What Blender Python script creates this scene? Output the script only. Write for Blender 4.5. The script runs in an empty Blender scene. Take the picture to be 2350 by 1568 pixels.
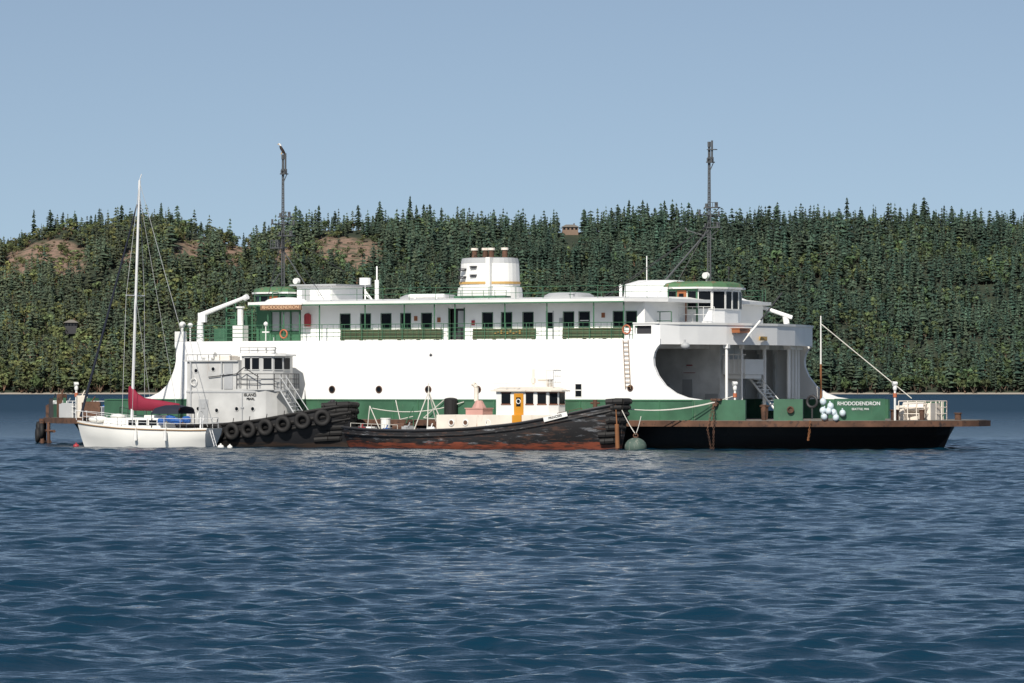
import bpy, math, random, bmesh
import numpy as np
from mathutils import Vector, Matrix
R = math.radians
random.seed(7)
scene = bpy.context.scene
COL = scene.collection

# ---------------------------------------------------------------- materials
def new_mat(name):
    m = bpy.data.materials.new(name); m.use_nodes = True
    nt = m.node_tree
    return m, nt, nt.nodes["Principled BSDF"]

def paint(name, col, rough=0.5, dirt=(0.22, 0.09, 0.03), amt=0.25, scale=1.2, streak=0.18, var=0.12, metal=0.0):
    m, nt, b = new_mat(name)
    N, L = nt.nodes, nt.links
    tc = N.new("ShaderNodeTexCoord")
    mp = N.new("ShaderNodeMapping"); mp.inputs["Scale"].default_value = (1, 1, streak)
    L.new(tc.outputs["Object"], mp.inputs["Vector"])
    n1 = N.new("ShaderNodeTexNoise"); n1.inputs["Scale"].default_value = scale * 2.2
    n1.inputs["Detail"].default_value = 8; n1.inputs["Roughness"].default_value = 0.7
    L.new(mp.outputs[0], n1.inputs["Vector"])
    rp = N.new("ShaderNodeValToRGB")
    lo = 0.74 - 0.30 * amt
    rp.color_ramp.elements[0].position = lo; rp.color_ramp.elements[0].color = (0, 0, 0, 1)
    rp.color_ramp.elements[1].position = lo + 0.12; rp.color_ramp.elements[1].color = (min(1, .35 + amt),) * 3 + (1,)
    L.new(n1.outputs["Fac"], rp.inputs[0])
    n2 = N.new("ShaderNodeTexNoise"); n2.inputs["Scale"].default_value = scale * 0.6; n2.inputs["Detail"].default_value = 5
    L.new(tc.outputs["Object"], n2.inputs["Vector"])
    mr = N.new("ShaderNodeMapRange")
    mr.inputs[1].default_value = .3; mr.inputs[2].default_value = .7
    mr.inputs[3].default_value = 1 - var; mr.inputs[4].default_value = 1 + var * .4
    L.new(n2.outputs["Fac"], mr.inputs[0])
    mul = N.new("ShaderNodeMixRGB"); mul.blend_type = 'MULTIPLY'; mul.inputs[0].default_value = 1
    mul.inputs[1].default_value = (*col, 1)
    L.new(mr.outputs[0], mul.inputs[2])
    mix = N.new("ShaderNodeMixRGB"); mix.inputs[2].default_value = (*dirt, 1)
    L.new(rp.outputs[0], mix.inputs[0]); L.new(mul.outputs[0], mix.inputs[1])
    L.new(mix.outputs[0], b.inputs["Base Color"])
    b.inputs["Roughness"].default_value = rough; b.inputs["Metallic"].default_value = metal
    return m

def banded(name, top, low, zcut, rough=.6, amt=.45, dirt=(.45, .45, .43), noise=.25, rustcol=None, hs=.5, vs=2.2):
    """hull paint: boot-top colour below zcut with a ragged edge, worn patches above"""
    m, nt, b = new_mat(name); N, L = nt.nodes, nt.links
    tc = N.new("ShaderNodeTexCoord"); sp = N.new("ShaderNodeSeparateXYZ"); L.new(tc.outputs["Object"], sp.inputs[0])
    mp = N.new("ShaderNodeMapping"); mp.inputs["Scale"].default_value = (hs, hs, vs); L.new(tc.outputs["Object"], mp.inputs[0])
    n1 = N.new("ShaderNodeTexNoise"); n1.inputs["Scale"].default_value = 1.6; n1.inputs["Detail"].default_value = 9; n1.inputs["Roughness"].default_value = .68
    L.new(mp.outputs[0], n1.inputs[0])
    ad = N.new("ShaderNodeMath"); ad.operation = 'MULTIPLY_ADD'; ad.inputs[1].default_value = noise * 2; ad.inputs[2].default_value = -noise - zcut
    L.new(n1.outputs[0], ad.inputs[0])
    s = N.new("ShaderNodeMath"); s.operation = 'ADD'; L.new(sp.outputs[2], s.inputs[0]); L.new(ad.outputs[0], s.inputs[1])
    st = N.new("ShaderNodeMapRange"); st.inputs[1].default_value = -.03; st.inputs[2].default_value = .03; L.new(s.outputs[0], st.inputs[0])
    def patch(sc, lo, vec, col, prev, top_=.85):
        n3 = N.new("ShaderNodeTexNoise"); n3.inputs["Scale"].default_value = sc; n3.inputs["Detail"].default_value = 10; n3.inputs["Roughness"].default_value = .7
        L.new(vec, n3.inputs[0])
        rp = N.new("ShaderNodeValToRGB"); rp.color_ramp.elements[0].position = lo; rp.color_ramp.elements[1].position = lo + .09
        rp.color_ramp.elements[1].color = (top_,) * 3 + (1,)
        L.new(n3.outputs[0], rp.inputs[0])
        wm = N.new("ShaderNodeMixRGB"); wm.inputs[2].default_value = (*col, 1); L.new(rp.outputs[0], wm.inputs[0])
        if isinstance(prev, tuple): wm.inputs[1].default_value = (*prev, 1)
        else: L.new(prev, wm.inputs[1])
        return wm.outputs[0]
    c = patch(2.3, .70 - .2 * amt, mp.outputs[0], dirt, top)
    if rustcol: c = patch(2.9, .53, mp.outputs[0], rustcol, c, .7); c = patch(4.5, .60, mp.outputs[0], (.30, .30, .30), c, .8)
    lowc = patch(3.1, .48, mp.outputs[0], (low[0] * .2, low[1] * .4, low[2] * .6), low)
    mx = N.new("ShaderNodeMixRGB"); L.new(st.outputs[0], mx.inputs[0]); L.new(lowc, mx.inputs[1]); L.new(c, mx.inputs[2])
    L.new(mx.outputs[0], b.inputs["Base Color"]); b.inputs["Roughness"].default_value = rough
    return m

M = {}
M['white'] = paint("white_ship_paint", (.86, .855, .84), .45, amt=.14, var=.06, dirt=(.62, .57, .50), streak=.1)
M['white2'] = paint("white_weathered_paint", (.78, .775, .75), .5, amt=.25, var=.1, dirt=(.38, .26, .17))
M['inner'] = paint("white_car_deck_paint", (.74, .75, .75), .6, amt=.45, var=.3, dirt=(.34, .25, .19))
M['green'] = paint("green_ship_paint", (.05, .14, .08), .5, amt=.45, var=.35, dirt=(.17, .2, .13))
M['greenrail'] = paint("green_rail_paint", (.05, .15, .08), .5, amt=.1)
M['olive'] = paint("olive_bench_slats", (.13, .15, .08), .7, amt=.5, dirt=(.24, .22, .12), streak=3)
M['rust'] = paint("rusty_steel", (.13, .065, .04), .85, amt=.7, dirt=(.030, .020, .018), scale=1.6, streak=1, var=.5)
M['rusto'] = paint("orange_rust", (.24, .10, .04), .85, amt=.5, dirt=(.09, .035, .02), scale=3, streak=.5, var=.4)
M['hull'] = banded("black_ferry_hull", (.010, .010, .012), (.02, .022, .018), .5, amt=.55, dirt=(.045, .03, .022))
M['tughull'] = banded("black_tug_hull", (.014, .013, .014), (.22, .055, .028), .36, amt=.66, dirt=(.20, .21, .23), noise=.5, rustcol=(.10, .05, .032), hs=.3, vs=1.8)
M['tughull2'] = banded("black_tug_hull_dark", (.010, .010, .012), (.04, .025, .018), .3, amt=.45, dirt=(.10, .085, .07), hs=.2)
M['rubber'] = paint("black_rubber", (.013, .012, .012), .75, amt=.4, dirt=(.05, .035, .025), scale=3)
M['grey'] = paint("grey_tug_paint", (.54, .54, .53), .5, amt=.42, var=.2, dirt=(.33, .25, .19))
M['greyroof'] = paint("grey_roof_paint", (.40, .41, .42), .55, amt=.15)
M['dark'] = paint("dark_steel", (.03, .03, .034), .6, amt=.2)
M['mastgrey'] = paint("dark_grey_mast_paint", (.075, .08, .085), .6, amt=.4, dirt=(.03, .03, .03))
M['deck'] = paint("weathered_deck", (.17, .16, .14), .8, amt=.6, streak=1)
M['orange'] = paint("orange_varnished_door", (.62, .27, .02), .4, amt=.1)
M['brown'] = paint("brown_varnished_wood", (.32, .11, .04), .45, amt=.1)
M['sign'] = paint("brown_wood_sign", (.22, .12, .07), .5, amt=.5, dirt=(.45, .35, .25))
M['gold'] = paint("gold_stripe", (.50, .31, .10), .5, amt=.1)
M['peach'] = paint("faded_cream_paint", (.78, .71, .62), .6, amt=.5, dirt=(.40, .26, .16), var=.15)
M['pink'] = paint("faded_pink_paint", (.50, .28, .24), .6, amt=.2)
M['burg'] = paint("burgundy_canvas", (.23, .010, .035), .8, amt=.1, dirt=(.10, .0, .015))
M['navy'] = paint("navy_canvas", (.010, .014, .03), .8, amt=.1, dirt=(.0, .0, .02))
M['blue'] = paint("blue_canvas", (.02, .10, .34), .7, amt=.1, dirt=(.01, .05, .2))
M['gel'] = paint("white_gelcoat", (.80, .79, .75), .3, amt=.1, var=.06, dirt=(.5, .45, .35))
M['tan'] = paint("tan_teak_stripe", (.30, .19, .10), .5, amt=.2)
M['buoyg'] = paint("green_mooring_buoy", (.07, .11, .09), .7, amt=.7, dirt=(.20, .21, .18), scale=3)
M['float'] = paint("pale_blue_float", (.58, .66, .70), .4, amt=.15, scale=3)
M['red'] = paint("red_paint", (.35, .03, .04), .5, amt=.1)
M['lifering'] = paint("faded_orange_paint", (.45, .13, .06), .5, amt=.2)
M['rope'] = paint("white_rope", (.62, .60, .54), .8, amt=.2)
M['alu'] = paint("aluminium_spar", (.72, .72, .72), .35, amt=.05)
M['text_w'] = paint("white_lettering", (.78, .8, .78), .5, amt=.1)
M['text_o'] = paint("orange_lettering", (.70, .45, .28), .5, amt=.05)
M['text_k'] = paint("black_lettering", (.03, .03, .03), .5, amt=.05)
M['roofgreen'] = paint("faded_green_roof", (.09, .19, .09), .6, amt=.7, dirt=(.25, .14, .08), streak=1)
M['bird_d'] = paint("dark_brown_feathers", (.022, .012, .008), .8, amt=.2)
M['bird_w'] = paint("white_feathers", (.75, .73, .7), .8, amt=.05)
M['beak'] = paint("yellow_beak", (.7, .4, .03), .5, amt=.05)
M['barn'] = paint("brown_house_siding", (.22, .15, .11), .8, amt=.3, dirt=(.09, .06, .04))
m, nt, b = new_mat("dark_window_glass")
b.inputs["Base Color"].default_value = (.008, .010, .013, 1); b.inputs["Roughness"].default_value = .25; b.inputs["Specular IOR Level"].default_value = .10
M['glass'] = m

# ---------------------------------------------------------------- mesh builder
class MB:
    def __init__(s): s.v = []; s.f = []; s.m = []
    def add(s, vs, fs, mi=0):
        o = len(s.v); s.v += [tuple(p) for p in vs]
        for f in fs: s.f.append(tuple(i + o for i in f)); s.m.append(mi)
        return s
    def box(s, x0, x1, y0, y1, z0, z1, mi=0):
        vs = [(x, y, z) for z in (z0, z1) for (x, y) in ((x0, y0), (x1, y0), (x1, y1), (x0, y1))]
        return s.add(vs, [(3, 2, 1, 0), (4, 5, 6, 7), (0, 1, 5, 4), (1, 2, 6, 5), (2, 3, 7, 6), (3, 0, 4, 7)], mi)
    def obox(s, c, size, ang=0, mi=0, tilt=0):
        k = len(s.v); x, y, z = [a / 2 for a in size]
        s.box(-x, x, -y, y, -z, z, mi)
        mt = Matrix.Translation(c) @ Matrix.Rotation(ang, 4, 'Z') @ Matrix.Rotation(tilt, 4, 'Y')
        for i in range(k, len(s.v)): s.v[i] = tuple(mt @ Vector(s.v[i]))
        return s
    def cyl(s, p0, p1, r0, r1=None, n=8, mi=0):
        r1 = r0 if r1 is None else r1
        p0, p1 = Vector(p0), Vector(p1); d = p1 - p0
        if d.length < 1e-6: return s
        q = d.to_track_quat('Z', 'Y')
        vs = []
        for p, r in ((p0, r0), (p1, r1)):
            for i in range(n):
                a = 2 * math.pi * i / n
                vs.append(p + q @ Vector((r * math.cos(a), r * math.sin(a), 0)))
        fs = [(i, (i + 1) % n, n + (i + 1) % n, n + i) for i in range(n)]
        fs += [tuple(range(n - 1, -1, -1)), tuple(range(n, 2 * n))]
        return s.add(vs, fs, mi)
    def tube(s, pts, r, n=6, mi=0):
        for a, b_ in zip(pts[:-1], pts[1:]): s.cyl(a, b_, r, r, n, mi)
        return s
    def rope(s, a, b_, sag, r=.03, n=5, seg=12, mi=0):
        a, b_ = Vector(a), Vector(b_)
        pts = [a.lerp(b_, t / seg) - Vector((0, 0, sag * 4 * (t / seg) * (1 - t / seg))) for t in range(seg + 1)]
        return s.tube(pts, r, n, mi)
    def loft(s, rings, closed=True, mi=0, caps=True):
        n = len(rings[0]); vs = [p for r_ in rings for p in r_]; fs = []
        for j in range(len(rings) - 1):
            for i in range(n if closed else n - 1):
                k = (i + 1) % n
                fs.append((j * n + i, j * n + k, (j + 1) * n + k, (j + 1) * n + i))
        if caps and closed:
            fs.append(tuple(range(n - 1, -1, -1))); fs.append(tuple((len(rings) - 1) * n + i for i in range(n)))
        return s.add(vs, fs, mi)
    def ell(s, c, rx, ry, rz, n=16, k=9, mi=0):
        rings = []
        for j in range(k + 1):
            t = -math.pi / 2 + math.pi * j / k; cr = max(math.cos(t), .01)
            rings.append([(c[0] + rx * cr * math.cos(2 * math.pi * i / n), c[1] + ry * cr * math.sin(2 * math.pi * i / n), c[2] + rz * math.sin(t)) for i in range(n)])
        return s.loft(rings, mi=mi)
    def torus(s, c, Rr, r, axis='Y', n=20, k=8, mi=0, ang=0):
        vs = []
        rot = Matrix.Rotation(ang, 3, 'Z')
        for i in range(n):
            a = 2 * math.pi * i / n
            for j in range(k):
                b_ = 2 * math.pi * j / k
                rr = Rr + r * math.cos(b_)
                p = Vector((rr * math.cos(a), r * math.sin(b_), rr * math.sin(a))) if axis == 'Y' else Vector((rr * math.cos(a), rr * math.sin(a), r * math.sin(b_)))
                vs.append(Vector(c) + rot @ p)
        fs = [(i * k + j, ((i + 1) % n) * k + j, ((i + 1) % n) * k + (j + 1) % k, i * k + (j + 1) % k) for i in range(n) for j in range(k)]
        return s.add(vs, fs, mi)
    def prism(s, pts, z0, z1, mi=0, top=None):
        r0 = [(x, y, z0) for x, y in pts]; r1 = [(x, y, z1) for x, y in (top or pts)]
        return s.loft([r0, r1], mi=mi)
    def prism_y(s, pts, y0, y1, mi=0):
        return s.loft([[(x, y0, z) for x, z in pts], [(x, y1, z) for x, z in pts]], mi=mi)
    def wall(s, x0, x1, z0, z1, y0, y1, holes, mi=0):
        cur = x0
        for (a, b_, c, d) in sorted(holes):
            s.box(cur, a, y0, y1, z0, z1, mi)
            s.box(a, b_, y0, y1, z0, c, mi); s.box(a, b_, y0, y1, d, z1, mi)
            cur = b_
        s.box(cur, x1, y0, y1, z0, z1, mi); return s
    def strip(s, path, z0, z1, th, mi=0):
        n = len(path); off = []
        for i in range(n):
            a = Vector(path[max(i - 1, 0)]); b_ = Vector(path[min(i + 1, n - 1)])
            d = (b_ - a).normalized(); nn = Vector((-d.y, d.x))
            off.append((path[i][0] + nn.x * th, path[i][1] + nn.y * th))
        rings = []
        for p, q in zip(path, off):
            rings.append([(p[0], p[1], z0), (p[0], p[1], z1), (q[0], q[1], z1), (q[0], q[1], z0)])
        return s.loft(rings, mi=mi)
    def rail(s, path, h, step=1.5, bars=3, r=.028, mi=0):
        for a, b_ in zip(path[:-1], path[1:]):
            a, b_ = Vector(a), Vector(b_); L_ = (b_ - a).length; k = max(1, round(L_ / step))
            for i in range(k + 1):
                p = a.lerp(b_, i / k); s.cyl(p, p + Vector((0, 0, h)), r, r, 5, mi)
            for j in range(bars):
                z = Vector((0, 0, h * (j + 1) / bars)); s.cyl(a + z, b_ + z, r * .8, r * .8, 5, mi)
        return s

def obj(name, mb, mats, parent=None, loc=(0, 0, 0), rz=0, smooth=False, label=None, category=None, group=None, kind=None):
    me = bpy.data.meshes.new(name)
    me.from_pydata(mb.v, [], mb.f)
    if not isinstance(mats, (list, tuple)): mats = [mats]
    for mm in mats: me.materials.append(M[mm] if isinstance(mm, str) else mm)
    me.polygons.foreach_set("material_index", mb.m)
    if smooth: me.polygons.foreach_set("use_smooth", [True] * len(me.polygons))
    me.update()
    bm = bmesh.new(); bm.from_mesh(me); bmesh.ops.recalc_face_normals(bm, faces=bm.faces); bm.to_mesh(me); bm.free()
    o = bpy.data.objects.new(name, me); COL.objects.link(o)
    o.location = loc; o.rotation_euler = (0, 0, rz)
    if parent: o.parent = parent
    for k, v in (("label", label), ("category", category), ("group", group), ("kind", kind)):
        if v: o[k] = v
    return o

def empty(name, loc, rz, label, category):
    o = bpy.data.objects.new(name, None); COL.objects.link(o); o.location = loc; o.rotation_euler = (0, 0, rz)
    o["label"] = label; o["category"] = category; o.empty_display_size = .5
    return o

def text(name, body, size, mat, parent, loc, rz=0, align='CENTER', sx=1.0, tilt=90, off=.012):
    cu = bpy.data.curves.new("t", 'FONT'); cu.body = body; cu.size = size; cu.extrude = .012; cu.align_x = align; cu.align_y = 'CENTER'; cu.offset = size * off
    t = bpy.data.objects.new("t", cu); COL.objects.link(t)
    bpy.context.view_layer.update()
    me = bpy.data.meshes.new_from_object(t.evaluated_get(bpy.context.evaluated_depsgraph_get()))
    bpy.data.objects.remove(t)
    me.materials.clear(); me.materials.append(M[mat])
    o = bpy.data.objects.new(name, me); COL.objects.link(o); o.parent = parent; o.location = loc
    o.rotation_euler = (R(tilt), 0, rz); o.scale = (sx, 1, 1)
    return o

# ================================================================= FERRY
ferry = empty("ferry", (-1.2, 300, -.35), R(-30), "long white and green double-ended car ferry moored on the water", "ferry")
half = [(20, 10.4), (23.4, 10.1), (25, 9.55), (26.8, 8.75), (28.2, 7.95), (30.6, 5.8), (32.6, 3.6), (34.0, 1.6), (34.4, 0)]
def outline(grow=0.0, fu=1.0):
    pr = [(u * fu, max(w + grow, .0)) for u, w in half]
    right = [(u, -w) for u, w in pr] + [(u, w) for u, w in reversed(pr[:-1])]
    left = [(-u, w) for u, w in pr] + [(-u, -w) for u, w in reversed(pr[:-1])]
    return right + left
mb = MB()
rings = []
for z, g, fu in ((-1.2, -2.4, .90), (.35, -1.3, .925), (1.2, -.6, .935), (1.73, -.25, .94)):
    rings.append([(x, y, z) for x, y in outline(g, fu)])
mb.loft(rings); obj("hull", mb, 'hull', ferry)
mb = MB(); mb.prism(outline(.5, 1.0), 1.73, 2.08); obj("rubbing_guard", mb, 'rust', ferry)
mb = MB(); mb.prism(outline(.35, .995), 2.085, 2.11); obj("car_deck", mb, 'deck', ferry)

prof_r = [(20.6, 3.35), (19.6, 3.48), (18.8, 3.75), (18.1, 4.2), (17.6, 4.8), (17.32, 5.4), (17.28, 5.85), (17.38, 6.25), (17.55, 6.52), (17.75, 6.72)]
prof_l = [(-17.7, 6.72), (-17.62, 6.6), (-17.6, 5.9), (-17.7, 5.4), (-17.95, 4.8), (-18.3, 4.25), (-18.9, 3.8), (-19.6, 3.5), (-20.6, 3.35)]
side = prof_r + [(17.75, 7.05), (-17.7, 7.05)] + prof_l
mb = MB(); mb.prism_y(side, -10.4, -10.15); obj("side_wall", mb, 'white', ferry)
mb = MB(); mb.prism_y(prof_r + [(17.75, 7.05), (12.0, 7.05), (12.0, 3.35)], 10.15, 10.4)
mb.wall(-12, 12, 3.35, 7.05, 10.15, 10.4, [(-9, -8, 4.6, 5.6), (-3, -2, 4.6, 5.6), (3, 4, 4.6, 5.6), (8, 9, 4.6, 5.6)])
mb.prism_y([(-12, 3.35), (-12, 7.05), (-17.7, 7.05)] + prof_l, 10.15, 10.4)
obj("side_wall", mb, 'white', ferry)
mb = MB()
mb.box(-23.2, 20, -10.43, -10.12, 2.11, 3.35)
mb.strip([(20, -10.43), (21.7, -10.35), (23.4, -10.1)], 2.11, 3.35, .2)
obj("lower_bulwark", mb, 'green', ferry)
mb = MB(); mb.wall(-20, 20, 2.11, 3.35, 10.12, 10.43, [(14.2, 16.2, 2.6, 3.2)]); mb.strip([(23.4, 10.1), (21.7, 10.35), (20, 10.43)], 2.11, 3.35, .2)
obj("lower_bulwark", mb, 'green', ferry)
for u in (-4, -1.2, 0.6, 3.2, 6.1, 9.0, 12.2, 15.0, 17.7, 20):
    mb = MB(); mb.box(u, u + .07, -10.47, -10.435, 2.12, 3.27); obj("bulwark_stiffener", mb, 'greenrail', ferry)
mb = MB(); mb.box(-23, 20, -10.48, -10.42, 3.28, 3.36); obj("bulwark_rim", mb, 'greenrail', ferry)

pr = [(17.2, 10.4), (17.75, 10.0), (18.4, 9.1), (18.95, 7.7), (19.7, 5.4), (20.2, 3), (20.45, 0)]
head = [(u, -w) for u, w in pr] + [(u, w) for u, w in reversed(pr[:-1])]
headl = [(-u * .985, v) for u, v in head][::-1]
mb = MB(); mb.prism([(u - .16 if u > 0 else u + .16, v * .982) for u, v in head + headl], 6.8, 7.05); obj("promenade_deck", mb, ['inner'], ferry)
mb = MB(); mb.strip([(17.72, -10.33)] + head[2:-2] + [(17.72, 10.33)], 6.72, 8.0, .14)
mb.wall(15.9, 17.3, 7.06, 8.0, -10.4, -10.26, [(16.0, 17.15, 7.35, 7.85)])
mb.strip([(17.3, -10.4), (17.72, -10.33)], 7.06, 8.0, .14)
mb.strip([(17.72, 10.33), (17.3, 10.4), (15.9, 10.4)], 7.06, 8.0, .14)
obj("upper_bulwark", mb, 'white', ferry)
mb = MB(); mb.strip([(17.7, -10.38)] + [(u + .05, v * 1.006) for u, v in head[2:-2]] + [(17.7, 10.38)], 7.92, 8.06, .25)
mb.box(15.9, 17.7, -10.46, -10.22, 7.97, 8.05); obj("bulwark_cap", mb, 'white2', ferry)
mb = MB(); mb.box(16.05, 17.1, -10.2, -9.9, 7.3, 7.9); obj("dark_slot_backing", mb, 'dark', ferry)  # dark box added behind the bulwark slot so the opening looks dark
mb = MB(); mb.strip(headl[1:-1], 6.72, 7.1, .14); obj("deck_edge", mb, 'white', ferry)
mb = MB(); mb.box(-17.7, -16.9, -10.4, -10.2, 7.06, 7.7); mb.ell((-17.3, -10.1, 8.15), .22, .22, .2); mb.cyl((-17.3, -10.1, 7.06), (-17.3, -10.1, 8.2), .08); mb.ell((-16.7, -10.1, 8.1), .18, .18, .16); mb.cyl((-16.7, -10.1, 7.06), (-16.7, -10.1, 8.0), .05)
obj("corner_lamp_housing", mb, 'white2', ferry)

mb = MB(); mb.box(-17, 17.2, -1.5, 1.5, 2.11, 6.8); obj("engine_casing", mb, 'inner', ferry)
for u in np.arange(-17, 17.4, 1.15):
    mb = MB(); mb.box(u, u + .16, 9.8, 10.14, 3.36, 6.79); mb.box(u, u + .16, 1.55, 9.75, 6.5, 6.78); mb.box(u, u + .16, 9.5, 9.81, 6.3, 6.6); obj("deck_frame", mb, 'inner', ferry)
    mb = MB(); mb.box(u, u + .16, -10.14, -9.85, 3.36, 6.79); mb.box(u, u + .16, -9.86, -1.55, 6.5, 6.78); obj("deck_frame", mb, 'inner', ferry)
for u, v, r in ((19.6, -5.2, .09), (18.8, -1.6, .07), (18.6, 1.9, .12), (19.3, 3.9, .13), (18.7, 5.6, .10), (18.2, 7.0, .13), (17.6, 8.6, .13)):
    mb = MB(); mb.cyl((u, v, 2.11), (u, v, 6.78), r); mb.box(u - r * 1.8, u + r * 1.8, v - r * 1.8, v + r * 1.8, 6.5, 6.75); obj("stanchion", mb, 'white', ferry)
mb = MB(); mb.prism([(17.3, -1.3), (18.9, -1.3), (18.9, 1.2), (17.3, 1.2)], 4.9, 5.85); mb.box(17.4, 18.8, -1.1, 1.1, 4.65, 4.88)
for i in range(5): mb.box(17.4 + .33 * i, 17.45 + .33 * i, -1.36, -1.3, 5.0, 6.2)
mb.box(17.3, 18.95, -1.37, -1.31, 6.1, 6.18); obj("hanging_platform", mb, 'white', ferry)
mb = MB()
for i in range(12): mb.box(17.6 + .2 * i, 17.85 + .2 * i, 1.6, 2.5, 4.8 - .22 * i, 4.86 - .22 * i)
mb.tube([(17.5, 1.55, 4.9), (20.0, 1.55, 2.2)], .07); mb.tube([(17.5, 2.55, 4.9), (20.0, 2.55, 2.2)], .07); mb.tube([(17.5, 1.55, 5.8), (20.0, 1.55, 3.1)], .03); obj("stairway", mb, 'white2', ferry)
for u0, z0, w, h in ((14.6, 3.0, .7, 1.6), (16.2, 2.2, .9, 1.5), (13.2, 3.1, .5, 1.2)):
    mb = MB(); mb.box(u0, u0 + w, -1.56, -1.5, z0, z0 + h); obj("door", mb, 'greyroof', ferry)
mb = MB(); mb.box(14.9, 15.3, -1.6, -1.52, 5.45, 5.52); mb.box(14.7, 15.5, -1.6, -1.52, 5.0, 5.03); obj("warning_sign", mb, 'red', ferry)
mb = MB(); mb.box(19.2, 20.0, 3.0, 3.8, 2.11, 3.0); mb.cyl((19.6, 3.4, 3.0), (19.6, 3.4, 3.4), .3, .3, 12); obj("deck_machinery", mb, 'dark', ferry)
mb = MB(); mb.cyl((20.5, 1, 2.11), (20.5, 1, 3.2), .16); mb.cyl((20.5, 1, 3.1), (20.5, 1, 3.2), .25); obj("capstan", mb, 'dark', ferry)
mb = MB(); mb.cyl((21.0, -2.8, 2.11), (21.0, -2.8, 2.9), .2, .25); mb.cyl((21.0, -2.8, 2.9), (21.0, -2.8, 3.0), .32); obj("capstan", mb, 'rust', ferry)
mb = MB(); mb.torus((20.6, 4.6, 3.2), .35, .09, 'Y'); mb.cyl((20.6, 4.6, 2.1), (20.6, 4.6, 2.8), .06); obj("life_ring", mb, 'dark', ferry)

for u, z, r in ((-5.73, 3.97, .2), (-2.25, 3.97, .2), (1.36, 3.97, .2), (4.95, 3.97, .2), (15.7, 4.05, .17)):
    mb = MB(); mb.torus((u, -10.41, z), r, .04, 'Y', mi=0); mb.cyl((u, -10.43, z), (u, -10.38, z), r, r, 16, 1)
    obj("porthole", mb, ['rust', 'glass'], ferry)
mb = MB(); mb.box(11.9, 12.3, -10.44, -10.38, 3.55, 4.3, 1); mb.box(11.85, 12.35, -10.42, -10.38, 3.5, 4.35, 0); mb.box(11.9, 12.3, -10.46, -10.40, 3.9, 3.96, 0)
obj("side_window", mb, ['white2', 'glass'], ferry)
mb = MB()
leaf = [(0, -.12), (.02, -.04), (.1, -.06), (.07, 0), (.13, .03), (.06, .05), (.05, .1), (.02, .06), (0, .15), (-.02, .06), (-.05, .1), (-.06, .05), (-.13, .03), (-.07, 0), (-.1, -.06), (-.02, -.04)]
mb.prism_y([(1.55 + x, 6.1 + z) for x, z in leaf], -10.42, -10.39); obj("maple_leaf_mark", mb, 'dark', ferry)
mb = MB()
mb.tube([(15.25, -10.5, 7.0), (15.4, -10.47, 4.0)], .02); mb.tube([(15.6, -10.5, 7.0), (15.75, -10.47, 4.0)], .02)
for i in range(11):
    z = 6.85 - i * .27; x = 15.25 + (7 - z) * .05; mb.cyl((x, -10.49, z), (x + .35, -10.49, z), .022, .022, 5)
obj("boarding_ladder", mb, 'tan', ferry)

wins = [-6.25, -4.73, -3.20, -1.75, -.21, 4.24, 5.62, 7.16, 10.05, 11.16, 13.58, 14.47]
holes = [(u - .36, u + .36, 7.80, 8.76) for u in wins] + [(1.45, 2.55, 7.1, 9.05), (8.5, 8.95, 7.75, 8.75)]
mb = MB(); mb.wall(-9.6, 15.4, 7.06, 9.36, -8.0, -7.85, holes); mb.box(15.25, 15.4, -7.85, 7.9, 7.06, 9.36); mb.box(-9.6, -9.45, -7.85, 7.9, 7.06, 9.36); mb.box(-9.6, 15.4, 7.85, 8.0, 7.06, 9.36)
cabin = obj("passenger_cabin", mb, 'white', ferry)
for u in wins:
    mb = MB(); mb.box(u - .36, u + .36, -7.97, -7.93, 7.80, 8.76, 1)
    for a, b_, c, d in ((u - .40, u - .36, 7.76, 8.80), (u + .36, u + .40, 7.76, 8.80), (u - .40, u + .40, 8.765, 8.80), (u - .40, u + .40, 7.76, 7.795)): mb.box(a, b_, -8.02, -8.002, c, d, 0)
    if abs(u - 11.16) < .1: mb.box(u - .3, u + .3, -7.99, -7.972, 8.2, 8.26, 2)
    obj("window", mb, ['greenrail', 'glass', 'white2'], cabin)
mb = MB(); mb.box(1.45, 2.0, -7.6, -7.55, 7.1, 9.05, 0); mb.box(2.0, 2.55, -7.9, -7.87, 7.1, 9.05, 0); mb.box(2.05, 2.5, -7.93, -7.91, 7.9, 8.9, 1); mb.box(1.4, 1.47, -8.04, -7.9, 7.08, 9.1, 2); mb.box(2.53, 2.6, -8.04, -7.9, 7.08, 9.1, 2)
obj("doorway", mb, ['dark', 'greyroof', 'greenrail'], cabin)
mb = MB(); mb.box(8.5, 8.95, -7.9, -7.86, 7.75, 8.75, 1); mb.box(8.44, 8.52, -8.03, -7.88, 7.1, 8.85, 0); mb.box(8.93, 9.0, -8.03, -7.88, 7.1, 8.85, 0)
obj("door", mb, ['greyroof', 'glass'], cabin)
for u, z, mt_ in ((.6, 8.2, 'brown'), (-1.1, 8.3, 'brown'), (3.1, 8.0, 'red'), (9.4, 8.1, 'greyroof'), (12.4, 8.4, 'brown')):
    mb = MB(); mb.box(u, u + .22, -8.06, -8.0, z, z + .3); mb.box(u + .03, u + .19, -8.08, -8.05, z + .05, z + .25); obj("wall_box", mb, mt_, cabin)
mb = MB(); mb.box(-13.0, -11.9, -8.0, -7.9, 7.06, 9.3, 0); mb.box(-11.9, -9.62, -8.0, -7.92, 7.06, 7.7, 0); mb.box(-11.8, -9.7, -7.96, -7.93, 7.72, 9.0, 1)
for u in (-11.9, -11.2, -10.4, -9.7): mb.box(u, u + .08, -8.06, -7.9, 7.06, 9.3, 0)
mb.box(-11.9, -9.6, -8.06, -7.9, 8.95, 9.3, 0); mb.box(-13, -12.9, -7.9, 7.9, 7.06, 9.3, 0)
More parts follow.
